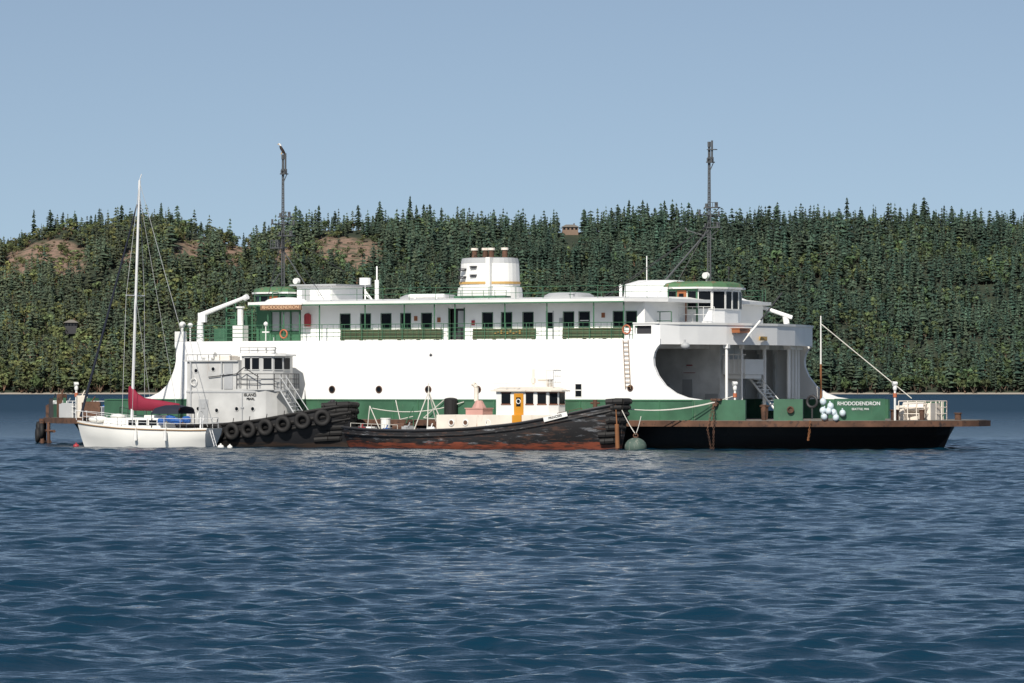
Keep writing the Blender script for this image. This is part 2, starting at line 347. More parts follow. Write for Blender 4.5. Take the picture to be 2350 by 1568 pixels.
obj("sheltered_vestibule", mb, ['greenrail', 'greyroof'], ferry)
mb = MB(); mb.cyl((-9.0, -8.15, 8.0), (-9.0, -8.15, 8.7), .22, .22, 12); mb.ell((-9.0, -8.15, 8.7), .22, .22, .15); obj("red_cabinet", mb, 'red', ferry)
mb = MB(); mb.box(-13.9, -13.1, -9.4, -8.8, 7.06, 8.1); mb.cyl((-13.5, -9.1, 8.1), (-13.5, -9.1, 9.2), .2, .2, 10); mb.cyl((-13.5, -9.1, 9.2), (-13.5, -9.1, 9.3), .3, .3, 10); obj("vent_trunk", mb, 'white2', ferry)
mb = MB(); mb.box(-15.6, -14.6, -9.0, -8.2, 7.06, 7.9); mb.box(-15.5, -14.7, -9.03, -9.0, 7.3, 7.7); obj("deck_locker", mb, 'green', ferry)
mb = MB()
for u in (-14.9, -14.2): mb.cyl((u, -8.6, 7.06), (u, -8.6, 9.9), .05)
for i in range(7): mb.cyl((-14.9, -8.6, 7.3 + i * .38), (-14.2, -8.6, 7.3 + i * .38), .03)
obj("roof_ladder", mb, 'greenrail', ferry)
mb = MB(); mb.rail([(-16.4, -6.4, 7.06), (-13.4, -6.4, 7.06)], 1.9, .75, 3, .03); mb.box(-16.2, -15.2, -6.2, -5.4, 7.06, 8.6); obj("gear_rack", mb, 'green', ferry)

roofpts = [(-12.6, -9.6), (14.8, -9.6), (16.5, -7), (16.9, -2.4), (16.9, 2.4), (16.5, 7), (14.8, 9.6), (-12.6, 9.6), (-14.4, 6), (-14.6, 2.4), (-14.6, -2.4), (-14, -7)]
mb = MB(); mb.prism(roofpts, 9.36, 9.55, 0); mb.prism([(u * .985, v * .985) for u, v in roofpts], 9.55, 9.72, 0, top=[(u * .93, v * .7) for u, v in roofpts])
obj("cabin_roof", mb, 'white2', ferry)
mb = MB(); mb.strip([(-12.5, -9.64), (14.8, -9.64)], 9.30, 9.38, .1); obj("roof_gutter", mb, 'greenrail', ferry)
for u in (-12.4, -11.2, -10, -8.8, -7.3, -3.9, -1.0, 1.2, 2.7, 6.3, 9.3, 12.6, 14.7):
    mb = MB(); mb.cyl((u, -9.4, 7.06), (u, -9.4, 9.34), .045, .045, 6); obj("roof_post", mb, 'greenrail', ferry)
for s in (-1, 1):
    mb = MB(); mb.rail([(-12.5, s * 9.0, 9.6), (14.6, s * 9.0, 9.6), (16.3, s * 6.6, 9.6)], .75, 1.9, 2, .018); obj("roof_railing", mb, 'greenrail', ferry)
mb = MB(); mb.rail([(-17.0, -10.28, 7.05), (15.8, -10.28, 7.05)], 1.02, 1.5, 4, .024); mb.rail([(-17.0, -10.28, 7.05), (-17.4, -10, 7.05), (-18.2, -8.6, 7.05), (-19.3, -5, 7.05), (-19.8, 0, 7.05), (-19.3, 5, 7.05), (-17.6, 9.6, 7.05), (-13, 10.2, 7.05), (15.8, 10.2, 7.05)], 1.02, 1.3, 4, .022)
for u in np.arange(-9.5, 15.5, .42): mb.cyl((u, -10.28, 7.05), (u, -10.28, 8.05), .011, .011, 4)
obj("promenade_railing", mb, 'greenrail', ferry)
for a, b_ in ((-5.3, 2.15), (4.4, 8.85), (10.8, 15.0)):
    mb = MB()
    for i in range(5): mb.box(a, b_, -10.16 + .02 * i, -10.12 + .02 * i, 7.12 + .13 * i, 7.22 + .13 * i, 0)
    u = a
    while u < b_: mb.box(u, u + .06, -10.1, -9.7, 7.06, 7.75, 0); u += 1.4
    mb.box(a, b_, -10.05, -9.6, 7.42, 7.47, 0); mb.box(a, b_, -9.98, -9.95, 7.1, 7.74, 1)
    obj("slatted_bench", mb, ['olive', 'greenrail'], ferry)
mb = MB()
for i in range(9): mb.box(6.0 + i * .22, 6.12 + i * .22, -10.2, -10.17, 7.42 + .05 * (i % 2), 7.52 + .05 * (i % 3))
obj("bench_notice", mb, 'gold', ferry)
for u, z in ((-9.35, 7.5), (15.45, 7.62)):
    mb = MB(); mb.torus((u, -10.42, z), .26, .05, 'Y'); obj("life_ring", mb, 'lifering', ferry)
mb = MB(); mb.box(-11.55, -8.45, -9.78, -9.68, 9.04, 9.36, 0); mb.box(-11.6, -8.4, -9.76, -9.66, 9.36, 9.44, 1)
nb = obj("name_board", mb, ['sign', 'white2'], ferry)
text("board_lettering", "RHODODENDRON", .28, 'text_o', nb, (-10.0, -9.80, 9.2), sx=1.15)
mb = MB(); mb.ell((-10.1, -8.9, 9.58), 1.6, .7, .28); obj("canopy", mb, 'white', ferry, smooth=True)

def pilot_house(s):
    P = [(14.1, -2.6), (16.2, -2.6), (16.9, -2.0), (17.25, -.9), (17.25, .9), (16.9, 2.0), (16.2, 2.6), (14.1, 2.6)]
    Pp = [(s * u, v) for u, v in P]
    if s < 0: Pp = Pp[::-1]
    mb = MB(); mb.prism(Pp, 7.06, 10.25); ph = obj("pilot_house", mb, 'white' if s > 0 else 'green', ferry)
    c = (15.6 * s, 0)
    def sc(k, kk): return [(c[0] + (u - c[0]) * k, v * kk) for u, v in Pp]
    mb = MB(); mb.prism(sc(1.16, 1.12), 10.25, 10.36, 0)
    mb.loft([[(u, v, 10.365) for u, v in sc(1.12, 1.09)], [(u, v, 10.58) for u, v in sc(1.05, 1.02)], [(u, v, 10.72) for u, v in sc(.85, .8)], [(u, v, 10.76) for u, v in sc(.2, .2)]], mi=1)
    obj("roof", mb, ['white2', 'roofgreen'], ph)
    for (a, b_) in zip(P[:-1], P[1:]):
        A = Vector((s * a[0], a[1])); B = Vector((s * b_[0], b_[1])); d = B - A; L_ = d.length; ang = math.atan2(d.y, d.x)
        nn = Vector((d.y, -d.x)).normalized() * s
        k = 1 if L_ < 1.5 else 2
        for i in range(k):
            if 2.05 < L_ < 2.2: cc = A + d * (.17 if i == 0 else .84); w = .6
            else: cc = A + d * ((i + .5) / k); w = L_ / k - .10
            cc = cc + nn * .015
            mb = MB(); mb.obox((cc.x, cc.y, 9.55), (w, .05, 1.06), ang, 1)
            for q in (-1, 1):
                e = cc + d.normalized() * q * w / 2; mb.obox((e.x + nn.x * .01, e.y + nn.y * .01, 9.55), (.05, .08, 1.12), ang, 0)
            mb.obox((cc.x + nn.x * .01, cc.y + nn.y * .01, 8.99), (w, .09, .05), ang, 0)
            obj("window", mb, ['greenrail' if (s < 0 or L_ > 2.05 and L_ < 2.2) else 'white2', 'glass'], ph)
    mb = MB(); mb.box(min(s * 14.83, s * 15.45), max(s * 14.83, s * 15.45), -2.68, -2.6, 8.2, 10.15, 0); mb.box(s * 15.12 - .16, s * 15.12 + .16, -2.70, -2.66, 9.3, 9.95, 1)
    obj("door", mb, ['brown', 'glass'], ph)
    mb = MB(); mb.box(min(s * 14.1, s * 16.2), max(s * 14.1, s * 16.2), -2.64, -2.6, 10.1, 10.24); mb.box(min(s * 14.1, s * 14.2), max(s * 14.1, s * 14.2), -2.66, -2.6, 7.1, 10.24); mb.box(min(s * 16.15, s * 16.25), max(s * 16.15, s * 16.25), -2.66, -2.6, 7.1, 10.24); obj("corner_trim", mb, 'greenrail', ph)
    mb = MB(); mb.strip([(s * 13.4, -3.6), (s * 16.4, -3.6)] if s > 0 else [(s * 16.4, -3.6), (s * 13.4, -3.6)], 8.1, 8.18, .9)
    mb.rail([(s * 13.4, -3.6, 8.15), (s * 16.4, -3.6, 8.15), (s * 17.5, -2.8, 8.15)], .95, .9, 2, .02)
    mb.tube([(s * 14.6, -3.6, 9.1), (s * 14.6, -3.6, 10.3), (s * 14.6, -2.6, 10.3)], .04)
    obj("bridge_wing", mb, 'white2' if s > 0 else 'greenrail', ph)
    mb = MB(); mb.box(min(s * 13.0, s * 14.0), max(s * 13.0, s * 14.0), -4.6, -3.8, 7.06, 9.3); mb.rail([(s * 12.4, -6.4, 7.06), (s * 16.4, -6.4, 7.06)], 1.7, .8, 3, .035); mb.box(min(s * 14.4, s * 15.2), max(s * 14.4, s * 15.2), -6.9, -6.5, 7.06, 8.7); obj("bridge_stair_screen", mb, 'green', ph)
    mb = MB(); x0 = s * 15.2 + .7; mb.cyl((x0, -.8, 10.6), (x0, -.8, 11.0), .05); mb.ell((x0, -.8, 11.1), .24, .2, .22); mb.cyl((x0, -1.02, 11.1), (x0, -.9, 11.1), .2, .2, 10)
    obj("searchlight", mb, 'white2', ph)
    mb = MB(); mb.cyl((s * 16.6, .9, 10.6), (s * 16.6, .9, 11.6), .03); mb.cyl((s * 16.6, .9, 11.5), (s * 16.6, .9, 11.7), .08); obj("antenna", mb, 'dark', ph)
    mu = 15.9 * s - .22
    mb = MB()
    for q0, q1 in ((-.11, -.05), (.11, .05)): mb.cyl((mu + q0, 0, 10.6), (mu + q1, 0, 19.3), .045, .035, 6)
    mb.cyl((mu, .12, 10.6), (mu, .05, 19.4), .05, .035, 6)
    for z in np.arange(10.8, 19.2, .3):
        k_ = .11 - .06 * (z - 10.6) / 8.7; mb.cyl((mu - k_, 0, z), (mu + k_, 0, z + .3), .02, .02, 4); mb.cyl((mu - k_ * 1.6, 0, z), (mu + k_ * 1.6, 0, z), .02, .02, 4)
    for z, w in ((14.1, .85), (15.35, .7), (18.2, .3)):
        mb.box(mu - w * .4, mu + w, -.2, .2, z, z + .07); mb.cyl((mu + w * .7, 0, z), (mu + w * .7, 0, z + .35), .1); mb.cyl((mu - w * .3, 0, z), (mu - w * .3, 0, z + .3), .08); mb.rail([(mu, -.2, z), (mu + w, -.2, z)], .35, .4, 1, .02)
        mb.cyl((mu, 0, z - .6), (mu + w, 0, z), .03)
    mb.cyl((mu + .2, 0, 18.5), (mu + .2, 0, 19.6), .07, .07, 6); mb.cyl((mu, 0, 19.2), (mu, 0, 19.52), .12, .12, 6); mb.cyl((mu, -1.4, 14.9), (mu, 1.4, 14.9), .04)
    for q in (-1.3, 1.3): mb.cyl((mu, q, 14.9), (mu, q, 15.2), .07)
    if s > 0:
        mb.cyl((mu, 0, 14.0), (mu - 3.3, -1.2, 10.0), .07); mb.cyl((mu - 1.6, 0, 14.0), (mu + .4, 0, 13.4), .035); mb.cyl((mu - 1.7, 0, 14.15), (mu - 1.5, 0, 13.9), .05)
        mb.box(mu - .1, mu + .5, -.15, .15, 19.0, 19.05)
    else:
        mb.box(mu - .8, mu + .2, -.3, .3, 13.3, 13.38); mb.rail([(mu - .8, -.3, 13.3), (mu - .2, -.3, 13.3)], .55, .2, 2, .025); mb.cyl((mu - .4, 0, 13.3), (mu - .4, 0, 13.9), .12)
        mb.tube([(mu - .9, 0, 10.8), (mu - .3, 0, 11.6), (mu, 0, 11.6)], .05); mb.cyl((mu, 0, 13.2), (mu + 2.2, -.6, 10.8), .04)
    obj("mast", mb, 'mastgrey', ferry)
    for p1 in ((mu - s * 5.5, -3.5, 9.7), (mu - s * 6.5, 3.5, 9.7), (mu - s * 1.2, -2, 10.7), (mu - s * 3.6, -7.5, 9.6)):
        mb = MB(); mb.cyl((mu, 0, 14.3), p1, .022, .022, 4); obj("stay_wire", mb, 'dark', ferry)
pilot_house(1); pilot_house(-1)

FU = -.25
def ring(cu, ru, rv, z, n=28, p=2.6):
    out = []
    for i in range(n):
        a = 2 * math.pi * i / n; c, s_ = math.cos(a), math.sin(a)
        out.append((cu + ru * math.copysign(abs(c) ** (2 / p), c), rv * math.copysign(abs(s_) ** (2 / p), s_), z))
    return out
mb = MB(); mb.loft([ring(FU, 2.15, 1.5, z_) for z_ in (9.6, 10.1)] + [ring(FU, 2.1, 1.45, 10.55)]); mb.loft([ring(FU, 1.98, 1.38, 10.56), ring(FU, 1.92, 1.3, 12.1), ring(FU, 1.86, 1.25, 12.2)])
mb.box(-.3, .75, -1.75, -1.1, 9.6, 10.6); mb.box(.35, .65, -1.6, -1.2, 10.6, 12.45)
fun = obj("funnel", mb, 'white2', ferry)
mb = MB(); mb.loft([ring(FU, 2.03, 1.43, 10.75), ring(FU, 2.02, 1.42, 10.9)]); obj("funnel_stripe", mb, 'gold', fun)
mb = MB(); mb.loft([ring(FU, 1.93, 1.31, 12.1), ring(FU, 1.85, 1.24, 12.42), ring(FU, 1.5, 1.0, 12.46)]); obj("funnel_cap", mb, 'greyroof', fun)
for u in (-1.4, -.6, -.15, .85):
    mb = MB(); mb.cyl((u, 0, 12.3), (u, 0, 12.95), .19, .17, 12, 0); mb.cyl((u, 0, 12.95), (u, 0, 13.1), .24, .24, 12, 1); obj("exhaust_pipe", mb, ['rust', 'peach'], fun)
for u, z in ((-1.55, 11.6), (-.7, 11.75), (-1.55, 11.1), (-.7, 11.2)):
    mb = MB(); mb.box(u - .22, u + .22, -1.44, -1.2, z, z + .07); mb.box(u - .25, u + .25, -1.42, -1.2, z + .1, z + .16); obj("louvre", mb, 'dark', fun)
mb = MB(); mb.box(-1.6, 2.2, -2.3, -1.55, 9.6, 9.95); mb.rail([(-1.8, -2.5, 9.6), (2.4, -2.5, 9.6)], .7, .9, 2, .02); obj("funnel_base", mb, 'green', ferry)

mb = MB(); mb.prism([(-13.8, -1.9), (-11.1, -1.9), (-10.9, 0), (-11.1, 1.9), (-13.8, 1.9)], 9.6, 10.75, 0); mb.box(-14.2, -10.6, -2.2, 2.2, 10.75, 10.85, 1); mb.box(-13.4, -12.8, -1.95, -1.9, 9.7, 10.5, 1)
obj("roof_house", mb, ['white', 'greyroof'], ferry)
mb = MB(); mb.loft([ring(12.2, 2.2, 2.2, 9.6), ring(12.2, 2.1, 2.1, 10.6), ring(12.2, 1.3, 1.3, 10.85)]); mb.cyl((11.5, -.5, 10.7), (11.5, -.5, 12.4), .03)
obj("roof_house", mb, 'white', ferry)
for cu, cv, ru, rv in ((-4.8, -1.5, 1.9, 1.6), (5.6, 0, 1.5, 1.5)):
    mb = MB(); mb.loft([ring(cu, ru, rv, 9.6), ring(cu, ru, rv, 9.95), ring(cu, ru * .8, rv * .8, 10.12), ring(cu, ru * .3, rv * .3, 10.18)]); obj("skylight", mb, 'greyroof', ferry)
mb = MB(); mb.cyl((-3.6, -4.5, 9.95), (-1.0, -4.5, 9.95), .14, .14, 10); mb.box(-3.2, -3.1, -4.6, -4.4, 9.6, 9.9); mb.box(-1.6, -1.5, -4.6, -4.4, 9.6, 9.9); obj("raft_canister", mb, 'white', ferry)
mb = MB(); mb.cyl((-9.1, -1, 9.6), (-9.1, -1, 10.8), .05); mb.cyl((-9.1, -1, 10.8), (-9.1, -1, 11.25), .38, .38, 12); mb.cyl((-9.1, -1, 10.4), (-8.0, -1.6, 9.6), .05); mb.cyl((-9.1, -1, 10.2), (-8.4, -1, 9.6), .04); obj("radar_post", mb, 'white', ferry)
mb = MB(); mb.cyl((-8.2, -1, 9.6), (-8.2, -1, 11.1), .14); mb.cyl((-8.2, -1, 11.1), (-8.2, -1, 12.0), .05); obj("roof_vent", mb, 'white', ferry)
mb = MB(); mb.cyl((9.9, -1, 9.6), (9.9, -1, 10.5), .1); mb.ell((9.9, -1, 10.5), .13, .13, .12); obj("roof_vent", mb, 'white', ferry)
mb = MB(); mb.cyl((8.6, -5, 9.6), (8.6, -5, 9.95), .2); mb.cyl((8.6, -5, 9.95), (8.6, -5, 10.02), .28); obj("roof_vent", mb, 'greyroof', ferry)

for s in (-1, 1):
    mb = MB(); x = 16.4 * s; y = 9.4 * s
    mb.cyl((x, y, 7.06), (x, y, 8.2), .24, .2, 10); mb.tube([(x, y, 8.2), (x - .1 * s, y, 8.75)], .2, 8)
    if s < 0:
        mb.box(x - .1, x + .45, y - .12, y + .12, 8.3, 8.9); mb.cyl((x, y, 8.75), (x + 3.3, y + .3, 9.9), .17, .11, 8); mb.tube([(x + 3.2, y + .3, 9.82), (x + 3.45, y + .3, 9.94)], .19, 8)
    else: mb.tube([(x - 3.6, y - 1, 10.0), (x + .4, y, 8.6)], .13, 8)
    obj("davit_crane", mb, 'white', ferry)
mb = MB(); mb.cyl((20.3, -4.4, 6.9), (20.9, -3.2, 8.2), .07, .07, 8, 0); mb.cyl((20.9, -3.2, 8.2), (21.7, -1.8, 9.95), .05, .05, 8, 1); obj("boom", mb, ['white2', 'dark'], ferry)
mb = MB(); mb.box(19.95, 20.5, -5.2, -3.8, 7.45, 7.7); mb.box(19.9, 20.55, -5.25, -3.75, 7.7, 7.74); obj("boom_bracket", mb, 'brown', ferry)
mb = MB(); mb.box(20.4, 20.52, -2.4, -1.5, 7.0, 7.25); obj("yellow_plate", mb, 'gold', ferry)
mb = MB(); mb.ell((18.75, -9.0, 6.62), .28, .28, .22, mi=0); mb.cyl((18.7, -9, 6.7), (18.7, -9.0, 7.0), .06); obj("deck_floodlight", mb, 'greyroof', ferry)
mb = MB(); mb.cyl((18.6, 9.9, 3.3), (18.6, 9.9, 5.6), .07, .07, 6, 0); mb.cyl((18.6, 9.9, 5.6), (18.6, 9.9, 8.7), .06, .04, 6, 1); obj("signal_pole", mb, ['rusto', 'white2'], ferry)
mb = MB(); mb.cyl((18.6, 9.9, 8.2), (25.5, 8.9, 3.4), .03, .03, 5); obj("mooring_line", mb, 'rope', ferry)

for s in (1, -1):
    def Q(L_): return L_ if s > 0 else [(-u, v) for u, v in L_][::-1]
    mb = MB(); mb.strip(Q([(25.0, -9.5), (26.6, -8.8)]), 2.11, 3.4, .7)
    obj("end_bulwark", mb, 'green', ferry)
    mb = MB(); mb.strip(Q([(28.3, -7.85), (30.6, -5.75)]), 2.11, 3.42, .18)
    p = obj("end_bulwark", mb, 'green', ferry)
    ang = math.atan2(2.1, 2.3)
    if s > 0:
        text("name_lettering", "RHODODENDRON", .315, 'text_w', p, (29.40, -6.89, 3.12), rz=ang, sx=.98)
        text("port_lettering", "SEATTLE, WA", .18, 'text_w', p, (29.47, -6.82, 2.79), rz=ang, sx=1.0)
    else:
        text("name_lettering", "RHODODENDRON", .36, 'text_w', p, (-29.47, -6.82, 3.1), rz=-ang, sx=1.0)
    mb = MB(); mb.strip([(28.3, 7.85), (26.6, 8.7), (25, 9.5)], 2.11, 3.2, .18) if s > 0 else mb.strip([(-25, 9.5), (-26.6, 8.7), (-28.3, 7.85)], 2.11, 3.2, .18)
    obj("end_bulwark", mb, 'green', ferry)
mb = MB(); mb.torus((26.0, -9.25, 2.75), .17, .05, 'Y', ang=R(24)); mb.cyl((26.0, -9.22, 2.75), (25.98, -9.16, 2.75), .15, .15, 12); obj("fairlead", mb, 'rust', ferry)
mb = MB(); mb.cyl((21.6, -10.6, 3.1), (21.6, -10.2, 3.1), .16, .16, 10); mb.box(21.3, 21.95, -10.6, -10.2, 3.3, 3.42); obj("fairlead", mb, 'rust', ferry)
for u, v in ((22.6, -9.9), (30.9, -5.0), (-27.0, -8.2)):
    mb = MB(); mb.cyl((u, v, 2.1), (u, v, 3.9), .07, .07, 8, 0); mb.ell((u, v, 4.05), .13, .13, .2, mi=0); mb.cyl((u, v, 3.5), (u, v, 3.75), .12, .12, 8, 1); mb.cyl((u - .1, v - .1, 4.3), (u + .1, v + .1, 4.35), .16, .1, 8, 0)
    obj("deck_lamp", mb, ['white2', 'lifering'], ferry)
mb = MB()
mb.box(30.2, 31.8, -2.2, -.2, 2.12, 2.9); mb.rail([(30.2, -3.0, 2.12), (31.8, -2.6, 2.12), (32.2, -.4, 2.12), (31.0, .6, 2.12)], 1.15, .5, 3, .035); mb.cyl((30.3, -2.5, 2.9), (31.6, -2.3, 2.9), .3, .3, 12)
mb.box(31.2, 32.0, -2.3, -1.0, 2.12, 3.15); mb.box(29.9, 30.5, -2.9, -2.4, 2.12, 3.0)
obj("mooring_winch", mb, 'peach', ferry)
for u, v, r, h in ((30.6, -4.4, .25, .6), (31.8, -3.1, .16, .6), (27.4, -7.4, .2, .6), (24.2, -9.2, .14, .9), (33.0, -.5, .2, .4), (-31, -4, .15, .8), (-30.2, -2.4, .15, .8), (-32.4, -1.5, .15, .8), (-28.8, -5, .15, .8)):
    mb = MB(); mb.cyl((u, v, 2.1), (u, v, 2.1 + h), r, r, 10); mb.cyl((u, v, 2.1 + h), (u, v, 2.16 + h), r * 1.3, r * 1.3, 10); obj("bollard", mb, 'rust', ferry)
mb = MB(); mb.rail([(-23.4, -10.1, 2.1), (-25, -9.4, 2.1), (-28, -7.9, 2.1)], 1.1, .8, 3, .03); obj("deck_railing", mb, 'white2', ferry)
mb = MB(); mb.rail([(-31.2, -5.0, 2.1), (-33.6, -1.4, 2.1), (-33.4, 1.4, 2.1)], .9, .8, 2, .03); obj("deck_railing", mb, 'rust', ferry)
mb = MB(); mb.box(-31.4, -30.0, -1.0, .6, 2.12, 2.8); mb.tube([(-30, -1, 2.1), (-30.3, -3, 3.2), (-31.4, -3.8, 2.5)], .05); obj("deck_crate", mb, 'greyroof', ferry)
for u, v, w, h, mt_ in ((-31.4, -4.6, .45, .8, 'rust'), (-31.9, -3.4, .4, .6, 'blue'), (-32.6, -2.2, .35, .8, 'white2'), (-30.7, -5.6, .3, 1.2, 'dark'), (-33.0, -2.6, .35, .5, 'rust'), (-27.8, -8.1, .5, .9, 'greyroof'), (-26.0, -9.0, .5, 1.4, 'peach'), (-24.6, -9.9, .6, 1.0, 'rust'), (-33.4, -1.2, .3, .6, 'red'), (-28.6, -7.6, .3, 1.5, 'rust')):
    mb = MB(); mb.obox((u, v, 2.12 + h / 2), (w * 2, w * 1.3, h), u); mb.obox((u, v, 2.15 + h), (w * 1.6, w, .06), u + .2); mb.cyl((u, v, 2.12 + h), (u + w * .5, v, 2.5 + h), .04); obj("deck_gear", mb, mt_, ferry)
mb = MB(); mb.ell((-29.6, 0.2, 2.6), 1.2, .9, .55); obj("tarpaulin", mb, 'blue', ferry, smooth=True)
mb = MB()
for u, v in ((-34.6, -1.2), (-33.6, -3.0), (-32.2, -4.8)): mb.cyl((u, v, .0), (u, v, 2.0), .13, .13, 8)
mb.tube([(-34.8, -1, 1.1), (-32, -5.2, 1.1)], .09); mb.tube([(-34.8, -1, 1.75), (-32, -5.2, 1.75)], .12); mb.tube([(-33.6, -3, .4), (-30.5, -6.3, .5)], .12); mb.tube([(-34.6, -1.2, .3), (-32.2, -4.8, 1.9)], .06); mb.tube([(-32.2, -4.8, 1.2), (-29.5, -7.2, 1.2)], .1); mb.cyl((-30.6, -6.3, 0), (-30.6, -6.3, 1.8), .12)
obj("fender_frame", mb, 'rust', ferry)
for u, v, z in ((-34.5, -1.6, 1.2), (-33.6, -3.3, 1.3), (-32.8, -4.5, .9), (-31.4, -6.0, 1.2)):
    mb = MB(); mb.torus((u, v, z), .38, .15, 'Y', ang=R(-50)); obj("tyre", mb, 'rubber', ferry, smooth=True)
def chain(name, pts, parent, mat='rust', r=.02):
    mb = MB()
    for a, b_ in zip(pts[:-1], pts[1:]):
        a, b_ = Vector(a), Vector(b_); L_ = (b_ - a).length; k = int(L_ / .11)
        for i in range(k):
            p = a.lerp(b_, (i + .5) / k); mb.torus(p, .055, r, 'Y', 8, 5, ang=R(90) * (i % 2) + .5)
    return obj(name, mb, mat, parent)
chain("chain", [(21.6, -10.75, 3.1), (21.3, -11.0, 1.6), (21.6, -11.0, .2)], ferry)
chain("chain", [(21.6, -10.75, 3.1), (21.75, -11.05, 1.4), (21.7, -11.0, .3)], ferry)
chain("chain", [(27.3, -9.2, 2.1), (27.2, -9.3, .9), (27.35, -9.3, 1.6)], ferry, 'rusto')
for a, b_, sg, r in (((16.2, -13.8, 2.95), (21.6, -10.6, 3.2), .35, .035), ((15.8, -13.6, 2.95), (22.6, -9.9, 3.6), .5, .025), ((4, -10.5, 3.2), (-1.5, -12.4, 2.8), .4, .03), ((9, -10.55, 3.1), (12, -13.4, 2.3), .3, .025)):
    mb = MB(); mb.rope(a, b_, sg, r); obj("mooring_line", mb, 'rope', ferry)
for a, b_ in (((-.4, -10.9, 2.1), (-.9, -10.6, 3.3)), ((-.4, -10.9, 2.1), (.6, -10.9, 2.3)), ((2.6, -10.9, 2.1), (1.2, -10.7, 2.2)), ((2.6, -10.6, 3.3), (1.2, -10.7, 2.2))):
    mb = MB(); mb.cyl(a, b_, .03, .03, 5); obj("mooring_line", mb, 'rope', ferry)
mb = MB(); mb.cyl((3.2, -10.75, 2.0), (3.2, -10.75, 3.35), .42, .42, 14); mb.ell((3.2, -10.75, 3.35), .42, .42, .12); obj("rubber_fender", mb, 'rubber', ferry)

# ================================================================= hull helper
def boat_hull(st, belly=.0):
    rings = []
    for x, bd, bw, zs, xo in st:
        r_ = []
        prof = [(bd, zs), (bd + belly * .5, zs * .7), ((bd + bw) / 2 + belly, zs * .38), (bw, 0), (bw * .72, -.55), (0.0, -.95)]
        full = [(-b_, z) for b_, z in prof] + [(b_, z) for b_, z in reversed(prof[:-1])]
        for b_, z in full:
            r_.append((x + xo * max(z, -.3) / max(zs, .1), b_, z))
        rings.append(r_)
    return rings
def interp(st, x):
    for a, b_ in zip(st[:-1], st[1:]):
        if a[0] <= x <= b_[0]:
            t = (x - a[0]) / (b_[0] - a[0]); return [a[i] + (b_[i] - a[i]) * t for i in range(5)]
    return list(st[-1])
def build_hull(st, root, mat, rubs, belly, deck_drop, deckmat='deck', rubmat='dark'):
    xs = np.linspace(st[0][0], st[-1][0], 41)
    A = np.array([interp(st, x) for x in xs])
    for _ in range(3): A[1:-1, 1:] = (A[:-2, 1:] + 2 * A[1:-1, 1:] + A[2:, 1:]) / 4
    S = [list(a) for a in A]
    mb = MB(); rings = boat_hull(S, belly); mb.loft(rings, closed=False, caps=False)
    n = len(rings[0])
    mb.add(rings[0], [tuple(range(n))]); mb.add(rings[-1], [tuple(range(n))])
    obj("hull", mb, mat, root, smooth=True)
    mb = MB(); D = [(x + xo, max(b_ - .08, .02), zs - deck_drop) for x, b_, _, zs, xo in S]
    vs = [(x, -b_, z) for x, b_, z in D] + [(x, b_, z) for x, b_, z in D]; k = len(D)
    mb.add(vs, [(i, i + 1, k + i + 1, k + i) for i in range(k - 1)]); obj("deck", mb, deckmat, root)
    for rb in rubs:
        dz, r = rb[0], rb[1]; mt_ = rb[2] if len(rb) > 2 else rubmat
        for s in (-1, 1):
            mb = MB(); mb.tube([(x + xo * (zs - dz) / zs, s * (b_ + (bw - b_) * max(0, (dz / zs - .4)) + .02 + belly * .5), zs - dz) for x, b_, bw, zs, xo in S], r, 6)
            obj("rub_rail", mb, mt_, root)
    return S

# ================================================================= GREY TUG
tug = empty("tugboat", (-17.1, 294.17, 0), R(-30), "grey tugboat with black tyre-hung hull alongside the ferry", "tugboat")
st = [(-8.3, 1.5, 1.0, 1.55, -.2), (-7.6, 2.1, 1.7, 1.5, 0), (-5, 2.45, 2.25, 1.35, 0), (0, 2.5, 2.4, 1.45, 0), (3, 2.45, 2.25, 1.75, .0), (5, 2.25, 1.8, 2.1, .05), (6.6, 1.75, 1.05, 2.4, .15), (7.6, 1.05, .4, 2.6, .25), (8.15, .35, .08, 2.75, .3)]
build_hull(st, tug, 'tughull2', [(.05, .1), (.55, .12), (.95, .07)], .08, .5, rubmat='rubber')
house_ = [(-2.9, -1.9), (2.2, -1.9), (2.9, -1.65), (3.4, -1.1), (3.65, -.4), (3.65, .4), (3.4, 1.1), (2.9, 1.65), (2.2, 1.9), (-2.9, 1.9)]
mb = MB(); mb.prism(house_, .9, 3.6, 0)
mb.box(-2.88, 1.0, -1.85, 1.85, 3.6, 5.38, 0); mb.box(-3.05, 1.0, -2.0, 2.0, 5.38, 5.46, 0)
wh = [(1.0, -1.5), (2.5, -1.5), (3.1, -1.15), (3.4, -.4), (3.4, .4), (3.1, 1.15), (2.5, 1.5), (1.0, 1.5)]
mb.prism(wh, 3.6, 5.72, 0); mb.strip([(.9, -1.9), (2.5, -1.95), (3.4, -1.4), (3.75, -.4), (3.75, .4), (3.4, 1.4), (2.5, 1.95)], 3.58, 3.68, .4)
th = obj("deckhouse", mb, 'grey', tug)
mb = MB(); mb.prism([(.6, -1.65), (2.6, -1.65), (3.3, -1.25), (3.65, -.5), (3.65, .5), (3.3, 1.25), (2.6, 1.65), (.6, 1.65)], 5.72, 5.82); mb.prism([(.8, -1.5), (2.6, -1.5), (3.4, -.4), (3.4, .4), (2.6, 1.5), (.8, 1.5)], 5.82, 5.93, top=[(1, -1.1), (2.4, -1.1), (3, -.3), (3, .3), (2.4, 1.1), (1, 1.1)])
obj("wheelhouse_roof", mb, 'white2', tug)
